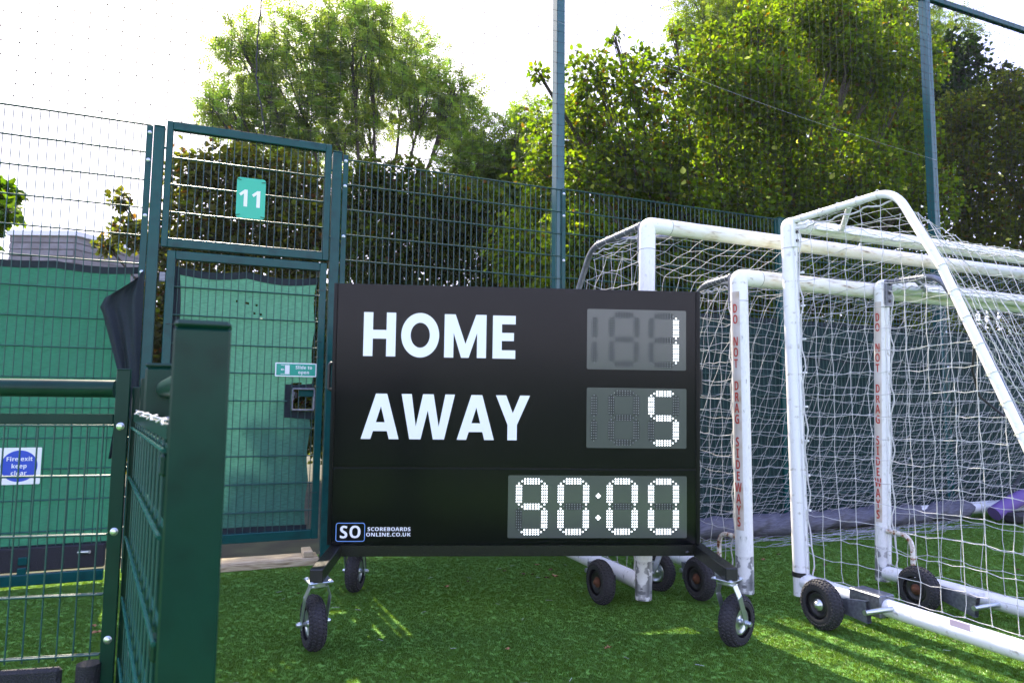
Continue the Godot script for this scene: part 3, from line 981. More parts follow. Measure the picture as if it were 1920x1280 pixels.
func build_scrims() -> void:
	var t := thing("windbreak_cloth", "sunlit green windbreak cloth on the fence left of the gate", "windbreak", Vector3.ZERO, "", 0.0)
	part(t, "cloth", cloth(-3.92, -1.47, 0.2, 2.10, -0.022, 0.016, 0.0, 0), M.scrim_shade_tone)
	var hem := []
	for i in 26:
		var x := lerpf(-3.92, -1.42, i / 25.0)
		hem.append(Vector3(x, 2.075 - 0.018 * absf(sin(i * 0.63)) - 0.01 * (i / 25.0), -0.013))
	part(t, "top_hem", strip(hem, Vector3(0, 0.048, 0)), M.scrim_hem)
	part(t, "bottom_hem", strip([Vector3(-3.92, 0.2, -0.012), Vector3(-1.5, 0.2, -0.012)], Vector3(0, 0.05, 0)), M.scrim_hem)
	for k in 5:
		tb(t, "cable_tie", ring(Vector3(-3.7 + 0.55 * k, 2.115, 0.0), 0.017, Vector3.RIGHT), 0.0022, M.dark_cord, 5)
	# its loose end, folded over and hanging in front of the mesh
	var flap := MB.new()
	flap.sheet(16, 40, func(u: float, v: float):
		var s := 1.0 - float(v)
		var lx := -1.46
		if s < 0.12:
			lx = lerpf(-1.455, -1.60, s / 0.12)
		elif s < 0.2:
			lx = lerpf(-1.60, -1.625, (s - 0.12) / 0.08)
		elif s < 0.62:
			lx = lerpf(-1.625, -1.47, (s - 0.2) / 0.42)
		else:
			lx = lerpf(-1.47, -1.52, (s - 0.62) / 0.38)
		var rx := lerpf(-1.378, -1.372, s) if s < 0.62 else lerpf(-1.372, -1.47, (s - 0.62) / 0.38)
		var y := lerpf(2.085, 0.80, s) - 0.11 * (1.0 - u) * maxf(0.0, 1.0 - s / 0.25)
		var x := lerpf(lx, rx, u)
		return Vector3(x, y, 0.055 + 0.018 * sin(u * 9.0 + s * 3.0) + 0.012 * sin(u * 19.0 - s * 5.0) + 0.03 * (1.0 - u)))
	part(t, "folded_flap", flap, M.scrim_hem).set_meta("label", "loose end of the cloth, coloured navy for fold and shade, beside the gate post")  # dark colour stands for the doubled cloth and the shade on it
	var g := thing("windbreak_cloth", "sunlit green windbreak cloth tied behind the closed gate", "windbreak")
	# the cloth has a square hole at the lock and a few torn spots
	var c := MB.new()
	var nz := FastNoiseLite.new()
	nz.frequency = 1.0
	var nx := 66
	var ny := 120
	var f := func(i: int, j: int) -> Vector3:
		var u := float(i) / nx
		var v := float(j) / ny
		var top := 2.145 - 0.028 * absf(sin(u * PI * 2.0)) - 0.012 * u
		var x := lerpf(-1.215, -0.212 - 0.018 * absf(sin(v * PI * 5.0)) - 0.02 * (1.0 - v), u)
		var y := lerpf(0.225, top, v)
		return Vector3(x, y, -0.022 + 0.010 * nz.get_noise_2d(x * 3.0, y * 1.4) + 0.004 * nz.get_noise_2d(x * 12.0, y * 5.0))
	for j in ny:
		for i in nx:
			var p: Vector3 = f.call(i, j)
			if p.x > -0.385 and p.y > 1.10 and p.y < 1.315:
				continue
			var torn := false
			for q in [[-0.712, 1.908, 0.013], [-0.775, 1.915, 0.008], [-0.80, 1.905, 0.006], [-0.64, 1.90, 0.006], [-0.71, 1.835, 0.008], [-0.655, 1.838, 0.009], [-0.61, 1.83, 0.007]]:
				if Vector2(p.x - q[0] + 0.007, p.y - q[1] + 0.007).length() < q[2] * 0.75 + 0.002:
					torn = true
			if torn:
				continue
			c.face([p, f.call(i + 1, j), f.call(i + 1, j + 1), f.call(i, j + 1)], Vector3.BACK)
	part(g, "cloth", c, M.scrim)
	var th := []
	for i in 31:
		var u := i / 30.0
		th.append(Vector3(lerpf(-1.222, -0.205, u), 2.092 - 0.028 * absf(sin(u * PI * 2.0)) - 0.012 * u, -0.012))
	part(g, "top_hem", strip(th, Vector3(0, 0.052, 0)), M.scrim_hem)
	part(g, "bottom_hem", strip([Vector3(-1.2, 0.225, -0.012), Vector3(-0.7, 0.235, -0.012), Vector3(-0.23, 0.228, -0.012)], Vector3(0, 0.055, 0)), M.scrim_hem)
	var sh := []
	for i in 41:
		var v := i / 40.0
		sh.append(Vector3(-1.222 - 0.0 + 0.022 * absf(sin(v * PI * 3.0)), lerpf(0.23, 2.14, v), -0.011))
	part(g, "side_hem", strip(sh, Vector3(0.055, 0, 0)), M.scrim_hem)
	for q in [[Vector3(-0.42, 1.10, -0.010), Vector3(-0.42, 1.315, -0.010), Vector3(0.045, 0, 0)], [Vector3(-0.42, 1.275, -0.009), Vector3(-0.205, 1.295, -0.009), Vector3(0, 0.03, 0)], [Vector3(-0.42, 1.07, -0.009), Vector3(-0.205, 1.055, -0.009), Vector3(0, 0.055, 0)]]:
		part(g, "lock_hem", strip([q[0], q[1]], q[2]), M.scrim_hem)
	for q in [Vector3(-1.19, 2.17, 0.0), Vector3(-0.70, 2.17, 0.0), Vector3(-0.21, 2.17, 0.0)]:
		tb(g, "cable_tie", ring(q, 0.036, Vector3.RIGHT), 0.0022, M.dark_cord, 5)
	for y in [2.03, 1.64, 1.52, 0.52, 1.30]:
		tb(g, "cable_tie", ring(Vector3(-0.185, y, 0.006), 0.030, Vector3.UP), 0.0022, M.dark_cord, 5)
	for y in [1.72, 1.38]:
		tb(g, "cable_tie", ring(Vector3(-1.21, y, 0.006), 0.034, Vector3.UP), 0.0022, M.dark_cord, 5)
	var m := thing("windbreak_cloth", "unseen windbreak cloth added behind the scoreboard to shade the turf", "windbreak")  # hidden by the scoreboard; added for the shade it casts on the turf
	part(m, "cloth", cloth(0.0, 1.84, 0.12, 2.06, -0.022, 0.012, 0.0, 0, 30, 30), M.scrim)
	var r := thing("windbreak_cloth", "dark shaded windbreak cloth on the fence behind the goals", "windbreak")
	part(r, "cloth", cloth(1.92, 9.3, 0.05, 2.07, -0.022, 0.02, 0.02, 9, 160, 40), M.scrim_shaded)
	var rh := []
	for i in 60:
		rh.append(Vector3(lerpf(1.92, 9.3, i / 59.0), 2.035 - 0.02 * absf(sin(i / 59.0 * PI * 9.0)), -0.006))
	part(r, "top_hem", strip(rh, Vector3(0, 0.045, 0)), M.scrim_hem)
	var sg := MB.new()
	var pts := []
	for i in 30:
		var u := i / 29.0
		pts.append(Vector3(lerpf(1.92, 7.3, u), 1.98 - 0.35 * u - 0.12 * sin(u * PI), 0.012))
	sg.tube(pts, 0.003, 5)
	part(r, "sagging_cord", sg, M.dark_cord)


func ring(c: Vector3, r: float, axis: Vector3) -> Array:
	var x := axis.cross(Vector3.BACK).normalized()
	var y := axis.cross(x).normalized()
	var out := []
	for i in 13:
		out.append(c + x * r * cos(TAU * i / 12.0) + y * r * sin(TAU * i / 12.0))
	return out


func build_netting() -> void:
	# square-mesh ball-stop netting hung from the top rail down to the fence
	var nz := FastNoiseLite.new()
	nz.frequency = 0.8
	var f := func(i: int, j: int) -> Vector3:
		var x := -4.0 + 0.1 * i
		var y := 3.19 + 0.0966 * j
		var k := 1.0 - j / 30.0
		return Vector3(x + 0.012 * nz.get_noise_2d(i * 0.7, j * 0.5), y + 0.016 * nz.get_noise_2d(i * 0.4 + 90.0, j * 0.9) - 0.02 * k * absf(sin(i * 0.31)), 0.035 + 0.03 * nz.get_noise_2d(i * 0.15, j * 0.2))
	var b := MB.new()
	for i in 140:
		for j in 31:
			var p: Vector3 = f.call(i, j)
			if i < 139:
				b.cord(p, f.call(i + 1, j), 0.0015)
			if j < 30:
				b.cord(p, f.call(i, j + 1), 0.0015)
			b.box(p, Vector3(0.0080, 0.0080, 0.005), 0.0)
	var t := thing("ball_stop_net", "fine dark square netting hanging above the tall fence", "netting")
	part(t, "mesh", b, M.netting).set_meta("kind", "stuff")
	var r := MB.new()
	var pts := []
	for k in 60:
		var u := k / 59.0
		var y := lerpf(6.05, 3.17, u)
		var x := -0.705 + 0.012 * sin(u * 14.0) + (0.06 * maxf(0.0, u - 0.86) / 0.14)
		pts.append(Vector3(x + 0.004 * sin(k * 2.1), y, 0.05 + 0.004 * cos(k * 2.1)))
	r.tube(pts, 0.006, 5)
	tag(part(self, "lashing_rope", r, M.dark_cord), "dark twisted rope hanging down the netting above gate 11", "rope")
	var c := MB.new()
	var p2 := []
	for k in 25:
		var u := k / 24.0
		p2.append(Vector3(lerpf(1.0, 6.7, u), lerpf(4.75, 4.05, u) - 0.10 * sin(u * PI), 0.055))
	c.tube(p2, 0.0011, 5)
	tag(part(self, "support_cord", c, M.grey_cord), "pale support cord sagging across the netting in front of the hedge", "cord")


func build_signs() -> void:
	var t := thing("number_sign", "turquoise sign with white 11 cable-tied to the panel above the gate", "sign", Vector3(-0.713, 2.68, 0.022), "", 0.0)
	plate(t, "board", rrect(-0.10, -0.152, 0.10, 0.152, 0.02), 0.0, 0.003, M.sign_green)
	text(t, "number", "11", 0.125, M.sign_white, Vector3(0, -0.005, 0.0045), 0.92)
	for q in [[-0.085, 0.135, -0.3], [0.085, 0.128, 0.1], [-0.085, -0.13, 0.2], [0.085, -0.135, -0.2]]:
		var b := MB.new()
		b.box(Vector3.ZERO, Vector3(0.03, 0.004, 0.004), 0.001, Basis(Vector3.BACK, q[2]))
		part(t, "cable_tie", b, M.dark_cord, Transform3D(Basis(), Vector3(q[0], q[1], 0.006)))
	t = thing("slide_to_open_sign", "small green and white slide to open sign on the gate", "sign", Vector3(-0.348, 1.423, 0.018))
	plate(t, "board", rrect(-0.147, -0.051, 0.147, 0.051, 0.006), 0.0, 0.003, M.sign_white)
	plate(t, "field", rrect(-0.139, -0.043, 0.139, 0.043, 0.003), 0.003, 0.0036, M.sign_green_dark)
	plate(t, "door_pictogram", rrect(-0.078, -0.030, -0.046, 0.030, 0.001), 0.0036, 0.0042, M.sign_white)
	plate(t, "door_track", rrect(-0.108, 0.031, -0.044, 0.034, 0.0005), 0.0036, 0.0042, M.sign_white)
	plate(t, "door_track", rrect(-0.108, -0.034, -0.044, -0.031, 0.0005), 0.0036, 0.0042, M.sign_white)
	plate(t, "arrow", PackedVector2Array([Vector2(-0.108, 0), Vector2(-0.098, -0.009), Vector2(-0.098, -0.003), Vector2(-0.083, -0.003), Vector2(-0.083, 0.003), Vector2(-0.098, 0.003), Vector2(-0.098, 0.009)]), 0.0036, 0.0042, M.sign_white)
	text(t, "lettering", "Slide to", 0.024, M.sign_white, Vector3(0.056, 0.018, 0.0044), 1.0)
	text(t, "lettering", "open", 0.024, M.sign_white, Vector3(0.056, -0.018, 0.0044), 1.0)
	t = thing("fire_exit_sign", "white sign with blue disc reading Fire exit keep clear", "sign", Vector3(-2.028, 0.76, 0.02))
	plate(t, "board", rrect(-0.118, -0.117, 0.118, 0.117, 0.006), 0.0, 0.003, M.sign_white)
	var disc := PackedVector2Array()
	for k in 40:
		disc.append(Vector2(cos(TAU * k / 40.0), sin(TAU * k / 40.0)) * 0.100)
	plate(t, "disc", disc, 0.003, 0.0036, M.sign_blue)
	text(t, "lettering", "Fire exit", 0.026, M.sign_white, Vector3(0, 0.045, 0.0042))
	text(t, "lettering", "keep", 0.026, M.sign_white, Vector3(0, 0.0, 0.0042))
	text(t, "lettering", "clear", 0.026, M.sign_white, Vector3(0, -0.045, 0.0042))


# ---------------------------------------------------------------- low fence in front

func build_low_fence() -> void:
	var t := thing("square_post", "thick green square post standing nearest the camera", "post", Vector3(-0.842, 0, 3.90))
	bx(t, "shaft", Vector3(0, 0.665, 0), Vector3(0.098, 1.33, 0.098), M.green_paint, 0.004)
	bx(t, "cap", Vector3(0, 1.338, 0), Vector3(0.0985, 0.016, 0.0985), M.green_paint, 0.007)
	t = thing("square_post", "green square post just behind the nearest post, handrail meeting it", "post", Vector3(-1.005, 0, 2.73))
	bx(t, "shaft", Vector3(0, 0.652, 0), Vector3(0.10, 1.304, 0.10), M.green_paint, 0.008)
	bx(t, "cap", Vector3(0, 1.311, 0), Vector3(0.1005, 0.014, 0.1005), M.green_paint, 0.005)
	# the panel with the round handrail, at the left edge
	var yaw := -9.7
	var p := thing("safety_barrier", "low green barrier with round handrail at the left edge", "barrier", Vector3(-1.16, 0, 2.61), "", yaw)
	var rail := MB.new()
	rail.tube([Vector3(-2.3, 1.232, 0), Vector3(0.0, 1.232, 0)], 0.030, 20)
	part(p, "handrail", rail, M.green_paint)
	bx(p, "flat_rail", Vector3(-1.15, 1.128, 0), Vector3(2.3, 0.035, 0.012), M.green_paint, 0.002)
	for i in 46:
		var x := -0.03 - 0.05 * i
		wire(p, "vertical_wire", Vector3(x, 0.33, 0.0), Vector3(x, 1.115, 0.0), 0.0029, M.green_wire)
	for y in [1.105, 0.935, 0.738, 0.541, 0.345]:
		wire(p, "horizontal_wire", Vector3(-2.3, y, 0.0), Vector3(0.0, y, 0.0), 0.0036, M.green_wire, true)
	var q := thing("end_bar", "slim flat green bar with bolts ending the left barrier", "post", Vector3(-1.130, 0, 2.66), "", yaw)
	bx(q, "bar", Vector3(0, 0.648, 0), Vector3(0.044, 1.296, 0.012), M.green_paint, 0.002)
	bx(q, "cap", Vector3(0, 1.298, 0), Vector3(0.046, 0.006, 0.014), M.green_paint, 0.002)
	for y in [1.105, 0.755, 0.405]:
		part(q, "bolt", bolt_mesh, M.zinc, Transform3D(Basis(), Vector3(0.0, y, 0.008)))
	bx(q, "hinge_bar", Vector3(0.035, 0.62, -0.04), Vector3(0.03, 1.24, 0.03), M.green_paint, 0.003)
	bx(q, "hinge_bar", Vector3(0.064, 0.635, -0.02), Vector3(0.026, 1.27, 0.03), M.green_paint, 0.003)
	# black rubber kickboard at its foot, with a rounded end
	var k := thing("kickboard", "speckled black rubber kickboard under the left barrier", "kickboard", Vector3(-1.175, 0, 2.63), "", yaw)
	bx(k, "board", Vector3(-1.18, 0.165, 0.03), Vector3(2.2, 0.33, 0.030), M.kickboard_rubber, 0.010)
	part(k, "bolt", bolt_mesh, M.zinc, Transform3D(Basis(), Vector3(-0.20, 0.245, 0.047)))
	part(k, "bolt", bolt_mesh, M.zinc, Transform3D(Basis(), Vector3(-0.80, 0.245, 0.047)))
	var e := MB.new()
	e.tube([Vector3(-0.002, 0.0, 0.03), Vector3(-0.002, 0.32, 0.03), Vector3(-0.002, 0.335, 0.03)], 0.036, 16)
	part(k, "rounded_end", e, M.kickboard_rubber)
	# the panel seen edge-on, running from that bar to the nearest post
	var a := Vector3(-1.085, 0, 2.68)
	var b := Vector3(-0.895, 0, 3.84)
	var g := thing("side_barrier", "low green mesh barrier seen edge-on between the two square posts", "barrier", a)
	var d := b - a
	var bs := Basis(d.normalized(), Vector3.UP, d.normalized().cross(Vector3.UP))
	var ln := d.length()
	var top := MB.new()
	top.box(d * 0.5 + Vector3(0, 1.135, 0), Vector3(ln, 0.03, 0.012), 0.002, bs)
	part(g, "flat_rail", top, M.green_paint)
	for i in 11:
		var s := (0.05 + 0.10 * i) / ln
		if s < 0.98:
			wire(g, "vertical_wire", d * s + Vector3(0, 0.1, 0), d * s + Vector3(0, 1.12, 0), 0.0024, M.green_wire)
	for y in [1.10, 0.935, 0.738, 0.541, 0.345, 0.148]:
		wire(g, "horizontal_wire", Vector3(0, y, 0), d + Vector3(0, y, 0), 0.0050, M.green_gloss, true)
	var plate_box := MB.new()
	plate_box.box(Vector3(0, 0.6, 0), Vector3(0.03, 1.05, 0.008), 0.002, bs)
	part(g, "clamp_bar", plate_box, M.green_paint, Transform3D(Basis(), d * 0.05 + Vector3(0.012, 0, 0)))
	part(g, "clamp_bar", plate_box.mesh(), M.green_paint, Transform3D(Basis(), d * 0.93 + Vector3(0.012, 0, 0)))
	for y in [1.07, 0.72, 0.38]:
		for s in [0.05, 0.93]:
			part(g, "bolt", bolt_mesh, M.zinc, Transform3D(Basis(Vector3.UP, 0.9), d * s + Vector3(0.02, y, 0.012)))
		var cl := MB.new()
		cl.box(Vector3.ZERO, Vector3(0.05, 0.045, 0.045), 0.006, bs)
		part(g, "clip", cl, M.green_paint, Transform3D(Basis(), d * 0.965 + Vector3(0.01, y, 0)))
	var tw := MB.new()
	var tp := []
	for kk in 40:
		var u := kk / 39.0
		tp.append(d * u + Vector3(0.010 * sin(kk * 1.9), 1.153 + 0.006 * cos(kk * 1.3), 0.0))
	tw.tube(tp, 0.0026, 5)
	part(g, "twine", tw, M.grey_cord)
	var h := MB.new()
	h.tube([Vector3(-0.99, 1.232, 2.78) - a, Vector3(-0.86, 1.232, 3.86) - a], 0.030, 20)
	part(g, "handrail", h, M.green_paint)


# ---------------------------------------------------------------- goals

func goal_wheel(g: Node3D, at: Vector3, rim: String, arm_to: Vector3) -> void:
	var w := Node3D.new()
	w.name = nm(g, "wheel")
	g.add_child(w, true)
	w.position = at
	part(w, "tyre", tyre_mesh, M.rubber)
	part(w, "rim", rim_mesh, M.black_plastic)
	var hub := MB.new()
	hub.lathe([Vector2(0.0, 0.014), Vector2(0.010, 0.012), Vector2(0.017, 0.004), Vector2(0.018, -0.004), Vector2(0.030, -0.006), Vector2(0.030, -0.014)], 16, Basis(), Vector3.ZERO)
	part(w, "hub", hub, M[rim], Transform3D(Basis(Vector3.UP, PI), Vector3(-0.034, 0, 0)))
	var ax := MB.new()
	ax.tube([Vector3(-0.04, 0, 0), Vector3(0.09, 0, 0)], 0.010, 8)
	part(w, "axle", ax, M.zinc)
	var br := MB.new()
	var a := at + Vector3(0.075, 0.0, 0.0)
	var d := arm_to - a
	d.x = 0
	var n := Vector3(0, -d.z, d.y).normalized() if d.length() > 0.01 else Vector3.UP
	for s in [0.0, 0.03]:
		var o := Vector3(s, 0, 0)
		br.face([a + n * 0.03 + o, a - n * 0.03 + o, a + d - n * 0.055 + o, a + d + n * 0.055 + o], Vector3.LEFT if s == 0.0 else Vector3.RIGHT)
	for e in [[a + n * 0.03, a + d + n * 0.055, n], [a - n * 0.03, a + d - n * 0.055, -n]]:
		br.face([e[0], e[1], e[1] + Vector3(0.03, 0, 0), e[0] + Vector3(0.03, 0, 0)], e[2])
	part(g, "wheel_bracket", br, M.galvanised)
	tb(g, "pivot_bolt", [a + d + Vector3(-0.015, 0, 0), Vector3(arm_to.x, (a + d).y, (a + d).z)], 0.014, M.zinc, 10)


func net_sheet(b: MB, nx: int, ny: int, f: Callable, r: float, inside = null) -> void:
	# square netting: node positions from f(i, j); strands sag a little between the knots
	var p := []
	for j in ny + 1:
		var row := []
		for i in nx + 1:
			row.append(f.call(i, j))
		p.append(row)
	for j in ny + 1:
		for i in nx + 1:
			if inside != null and not inside.call(p[j][i]):
				continue
			for s in 2:
				var i2 := i + (1 if s == 0 else 0)
				var j2 := j + (1 if s == 1 else 0)
				if i2 > nx or j2 > ny:
					continue
				var q: Vector3 = p[j2][i2]
				if inside != null and not inside.call(q):
					continue
				var a: Vector3 = p[j][i]
				var mid := a.lerp(q, 0.5) + Vector3(rnd(-0.004, 0.004), -0.010 * absf(rnd(0.0, 1.0)) if s == 0 else rnd(-0.003, 0.003), rnd(-0.004, 0.004))
				b.cord(a, mid, r)
				b.cord(mid, q, r)
			b.box(p[j][i], Vector3(r, r, r) * 3.4, 0.0)


func in_poly(p: Vector2, poly: PackedVector2Array) -> bool:
	return Geometry2D.is_point_in_polygon(p, poly)


func leaned(g: Node3D, called: String, b: MB, material: Material, lean: float, wide: float) -> MeshInstance3D:
	# the nearer side frame of each goal leans a little in the plane of its mouth
	for k in b.v.size():
		b.v[k].x += lean * b.v[k].y * clampf(1.0 - b.v[k].x / wide, 0.0, 1.0)
	return part(g, called, b, material)


func lean_box(g: Node3D, called: String, c: Vector3, size: Vector3, material: Material, bev: float, lean: float, wide: float) -> void:
	var b := MB.new()
	b.box(c, size, bev)
	leaned(g, called, b, material, lean, wide)


func lean_tube(g: Node3D, called: String, pts: Array, r: float, material: Material, sides: int, lean: float, wide: float) -> void:
	var b := MB.new()
	b.tube(pts, r, sides)
	leaned(g, called, b, material, lean, wide)


func make_goal(label: String, x: float, z: float, dirn: float, wide: float, top: float, bar_y: float, d1: float, d2: float, knee: Vector2, post_r: float, frame: String, frame_r: float, mesh_m: float, cord_m: String, slack: float, lean := 0.0) -> Node3D:
	var g := thing("football_goal", label, "goal", Vector3(x, 0, z), "football goals stored beside the fence")
	var yc := top - post_r
	var worn: Material = M.white_worn if top < 2.2 or dirn < 0 else M.white_paint
	for s in [0, 1]:
		var px: float = wide * s
		var inw := 1.0 if s == 0 else -1.0
		var b := MB.new()
		var path := [Vector3(px, 0.035, 0), Vector3(px, 0.6, 0), Vector3(px, yc - 0.16, 0)]
		b.tube(path, post_r, 20, false, true, -1.0, 1.0)
		leaned(g, "post", b, worn, lean, wide)
		if top < 2.2 or dirn < 0:
			var ft := MB.new()
			ft.tube([Vector3(px, 0.033, 0), Vector3(px, 0.26, 0)], post_r * 1.006, 20)
			leaned(g, "worn_foot", ft, M.white_peeled, lean, wide)
		var c := MB.new()
		var cp := [Vector3(px, yc - 0.158, 0)]
		cp.append_array(bend(Vector3(px, yc - 1, 0), Vector3(px, yc, 0), Vector3(px + inw, yc, 0), post_r * 0.55, 8))
		cp.append(Vector3(px + inw * 0.16, yc, 0))
		c.tube(cp, post_r * 1.004, 20)
		leaned(g, "corner_joint", c, M.white_paint, lean, wide)
		var seam := MB.new()
		seam.tube([Vector3(px, yc - 0.1600, 0), Vector3(px, yc - 0.1575, 0)], post_r * 1.012, 20)
		seam.tube([Vector3(px + inw * 0.1598, yc, 0), Vector3(px + inw * 0.1622, yc, 0)], post_r * 1.012, 20)
		leaned(g, "joint_seam", seam, M.black_plastic, lean, wide)
		lean_box(g, "net_track", Vector3(px, top * 0.5, dirn * (post_r + 0.006)), Vector3(0.022, top - 0.3, 0.018), M.white_paint, 0.003, lean, wide)
		lean_box(g, "top_bracket", Vector3(px, yc - 0.065, dirn * (post_r + 0.010)), Vector3(0.058, 0.19, 0.022), M[frame], 0.003, lean, wide)
		for q in [0.045, -0.02, -0.075]:
			lean_tube(g, "bracket_bolt", [Vector3(px - inw * 0.0, yc - 0.045 + q, dirn * (post_r + 0.018)), Vector3(px, yc - 0.045 + q, dirn * (post_r + 0.026))], 0.011, M.black_plastic, 10, lean, wide)
		# stanchion: level, round the bend and down to the back bar
		var st := [Vector3(px, yc + 0.015, dirn * post_r)]
		st.append_array(bend(Vector3(px, yc, 0), Vector3(px, yc + 0.01, dirn * d1), Vector3(px, knee.y, dirn * knee.x), 0.12, 8))
		st.append(Vector3(px, knee.y, dirn * knee.x))
		st.append(Vector3(px, bar_y + 0.02, dirn * d2))
		var sb := MB.new()
		sb.tube(st, frame_r, 12)
		leaned(g, "stanchion", sb, M[frame], lean, wide)
		lean_tube(g, "brace", [Vector3(px, yc, dirn * d1 * 0.62), Vector3(px + inw * 0.42, yc - 0.01, dirn * post_r * 0.7)], frame_r * 0.8, M[frame], 10, lean, wide)
		var gb := MB.new()
		gb.tube([Vector3(px, bar_y, dirn * post_r * 0.6), Vector3(px, bar_y, dirn * (d2 + 0.03))], post_r * 0.98, 18)
		leaned(g, "ground_bar", gb, M.white_worn if dirn < 0 else M.white_paint, lean, wide)
	var cb := MB.new()
	cb.tube([Vector3(0.162, yc, 0), Vector3(wide * 0.5, yc - 0.012, 0), Vector3(wide - 0.162, yc, 0)], post_r, 20)
	leaned(g, "crossbar", cb, M.white_scuffed, lean, wide)
	var tk := MB.new()
	tk.box(Vector3(wide * 0.5, yc - 0.01, dirn * (post_r + 0.004)), Vector3(wide - 0.36, 0.03, 0.014), 0.003)
	leaned(g, "net_track", tk, M.white_paint, lean, wide)
	var bk := MB.new()
	bk.tube([Vector3(0, bar_y, dirn * d2), Vector3(wide, bar_y, dirn * d2)], post_r * 0.98, 18)
	leaned(g, "ground_bar", bk, M.white_paint, lean, wide)
	# netting: two sides, then roof and back as one sheet hung under the stanchions
	var prof := PackedVector2Array([Vector2(post_r, bar_y + 0.03), Vector2(post_r, yc - 0.02), Vector2(d1 - 0.04, yc - 0.03), Vector2(knee.x - 0.02, knee.y), Vector2(d2 - 0.02, bar_y + 0.04)])
	var n := MB.new()
	var nz := FastNoiseLite.new()
	nz.frequency = 0.9
	nz.seed = int(x * 37)
	var m := mesh_m
	for s in [0, 1]:
		var px: float = wide * s
		var big := Geometry2D.offset_polygon(prof, 0.035)[0]
		net_sheet(n, int(d2 / m) + 2, int(top / m) + 2, func(i, j):
			var zz: float = post_r + 0.02 + i * m + slack * 0.8 * nz.get_noise_2d(i * 0.9, j * 0.6)
			var yy: float = bar_y + 0.06 + j * m - slack * (0.5 + nz.get_noise_2d(i * 1.1 + 50.0, j * 0.8)) * (0.6 + 0.4 * sin(i * 1.3)) + zz * slack * 0.5
			return Vector3(px + slack * 0.6 * nz.get_noise_2d(i * 0.7, j * 0.7 + 20.0), yy, dirn * zz),
			0.0020, func(p: Vector3) -> bool: return in_poly(Vector2(p.z * dirn, p.y), big))
		# edge cord laced round the frame
		var edge := []
		for k in 40:
			var u := k / 39.0
			edge.append(Vector3(px + 0.008 * sin(k * 1.7), lerpf(yc - 0.05, bar_y + 0.05, u), dirn * (post_r + 0.035 + 0.012 * sin(k * 0.9) + slack * 0.8 * maxf(0.0, (u - 0.72) / 0.28) ** 2)))
		n.tube(edge, 0.0045, 5)
		var e2 := []
		for k in 30:
			var u := k / 29.0
			e2.append(Vector3(px + 0.006 * sin(k * 2.3), yc - 0.035 - 0.02 * absf(sin(u * PI * 4.0)), dirn * lerpf(post_r, d1, u)))
		n.tube(e2, 0.0055, 5)
		for k in 14:
			var u := k / 13.0
			var q := Vector3(px, lerpf(knee.y, bar_y, u), dirn * lerpf(knee.x, d2, u))
			n.tube(ring(q, frame_r + 0.004, Vector3(0, -0.9, dirn * 0.4).normalized()), 0.0022, 4)
		for k in 5:
			n.tube(ring(Vector3(px, yc + 0.012, dirn * lerpf(0.12, d1 - 0.1, k / 4.0)), frame_r + 0.004, Vector3(0, 0, 1).rotated(Vector3.UP, 0.2)), 0.0022, 4)
	var run := d1 + Vector2(knee.x - d1, yc - knee.y).length() + Vector2(d2 - knee.x, knee.y - bar_y).length()
	var rows := int(run / m)
	net_sheet(n, int(wide / m), rows, func(i, j):
		var s: float = j * run / rows
		var pt: Vector2
		var l1 := Vector2(knee.x - d1, yc - knee.y).length()
		if s < d1:
			pt = Vector2(s, yc - 0.02)
		elif s < d1 + l1:
			pt = Vector2(d1, yc).lerp(Vector2(knee.x, knee.y), (s - d1) / l1)
		else:
			pt = Vector2(knee.x, knee.y).lerp(Vector2(d2, bar_y + 0.05), (s - d1 - l1) / (run - d1 - l1))
		var xx: float = minf(i * wide / int(wide / m), wide)
		var mid := sin(clampf(xx / wide, 0.0, 1.0) * PI)
		var hang := sin(float(j) / rows * PI)
		# between the side frames nothing carries the net, so it hangs
		var drop := slack * 3.0 * mid * hang + (0.22 * minf(1.0, mid * 3.0) * hang if d1 > 0.5 else 0.1 * mid * hang)
		return Vector3(xx + slack * nz.get_noise_2d(i * 0.5, j * 0.7), pt.y - drop + slack * nz.get_noise_2d(i * 0.6 + 9.0, j * 0.5), dirn * (pt.x - drop * 0.5 + slack * nz.get_noise_2d(i * 0.8, j * 0.4 + 40.0))),
		0.0019)
	leaned(g, "net", n, M[cord_m], lean, wide).set_meta("kind", "stuff")
	return g


func sticker(g: Node3D, post_r: float, y0: float, y1: float, az: float, lean := 0.0) -> void:
	var s := Node3D.new()
	s.name = nm(g, "warning_sticker")
	g.add_child(s, true)
	var b := MB.new()
	var half := 0.52
	for k in 8:
		var a0 := az - half + 2.0 * half * k / 8.0
		var a1 := az - half + 2.0 * half * (k + 1) / 8.0
		var r := post_r + 0.0012
		var p0 := Vector3(sin(a0) * r, y0, cos(a0) * r)
		var p1 := Vector3(sin(a1) * r, y0, cos(a1) * r)
		b.face([p0, p1, p1 + Vector3(0, y1 - y0, 0), p0 + Vector3(0, y1 - y0, 0)], Vector3(sin(a0), 0, cos(a0)))
	leaned(s, "backing", b, M.cream_label, lean, 5.0)
	var word := "DO NOT DRAG SIDEWAYS"
	var step := (y1 - y0 - 0.16) / (word.length() - 1)
	for i in word.length():
		if word[i] == " ":
			continue
		var bs := Basis(Vector3.UP, az)
		text(s, "letter", word[i], 0.056, M.red_print, bs * Vector3(0, 0, post_r + 0.0022) + Vector3(lean * (y1 - 0.11 - i * step), y1 - 0.11 - i * step, 0), 0.62, 700, bs)


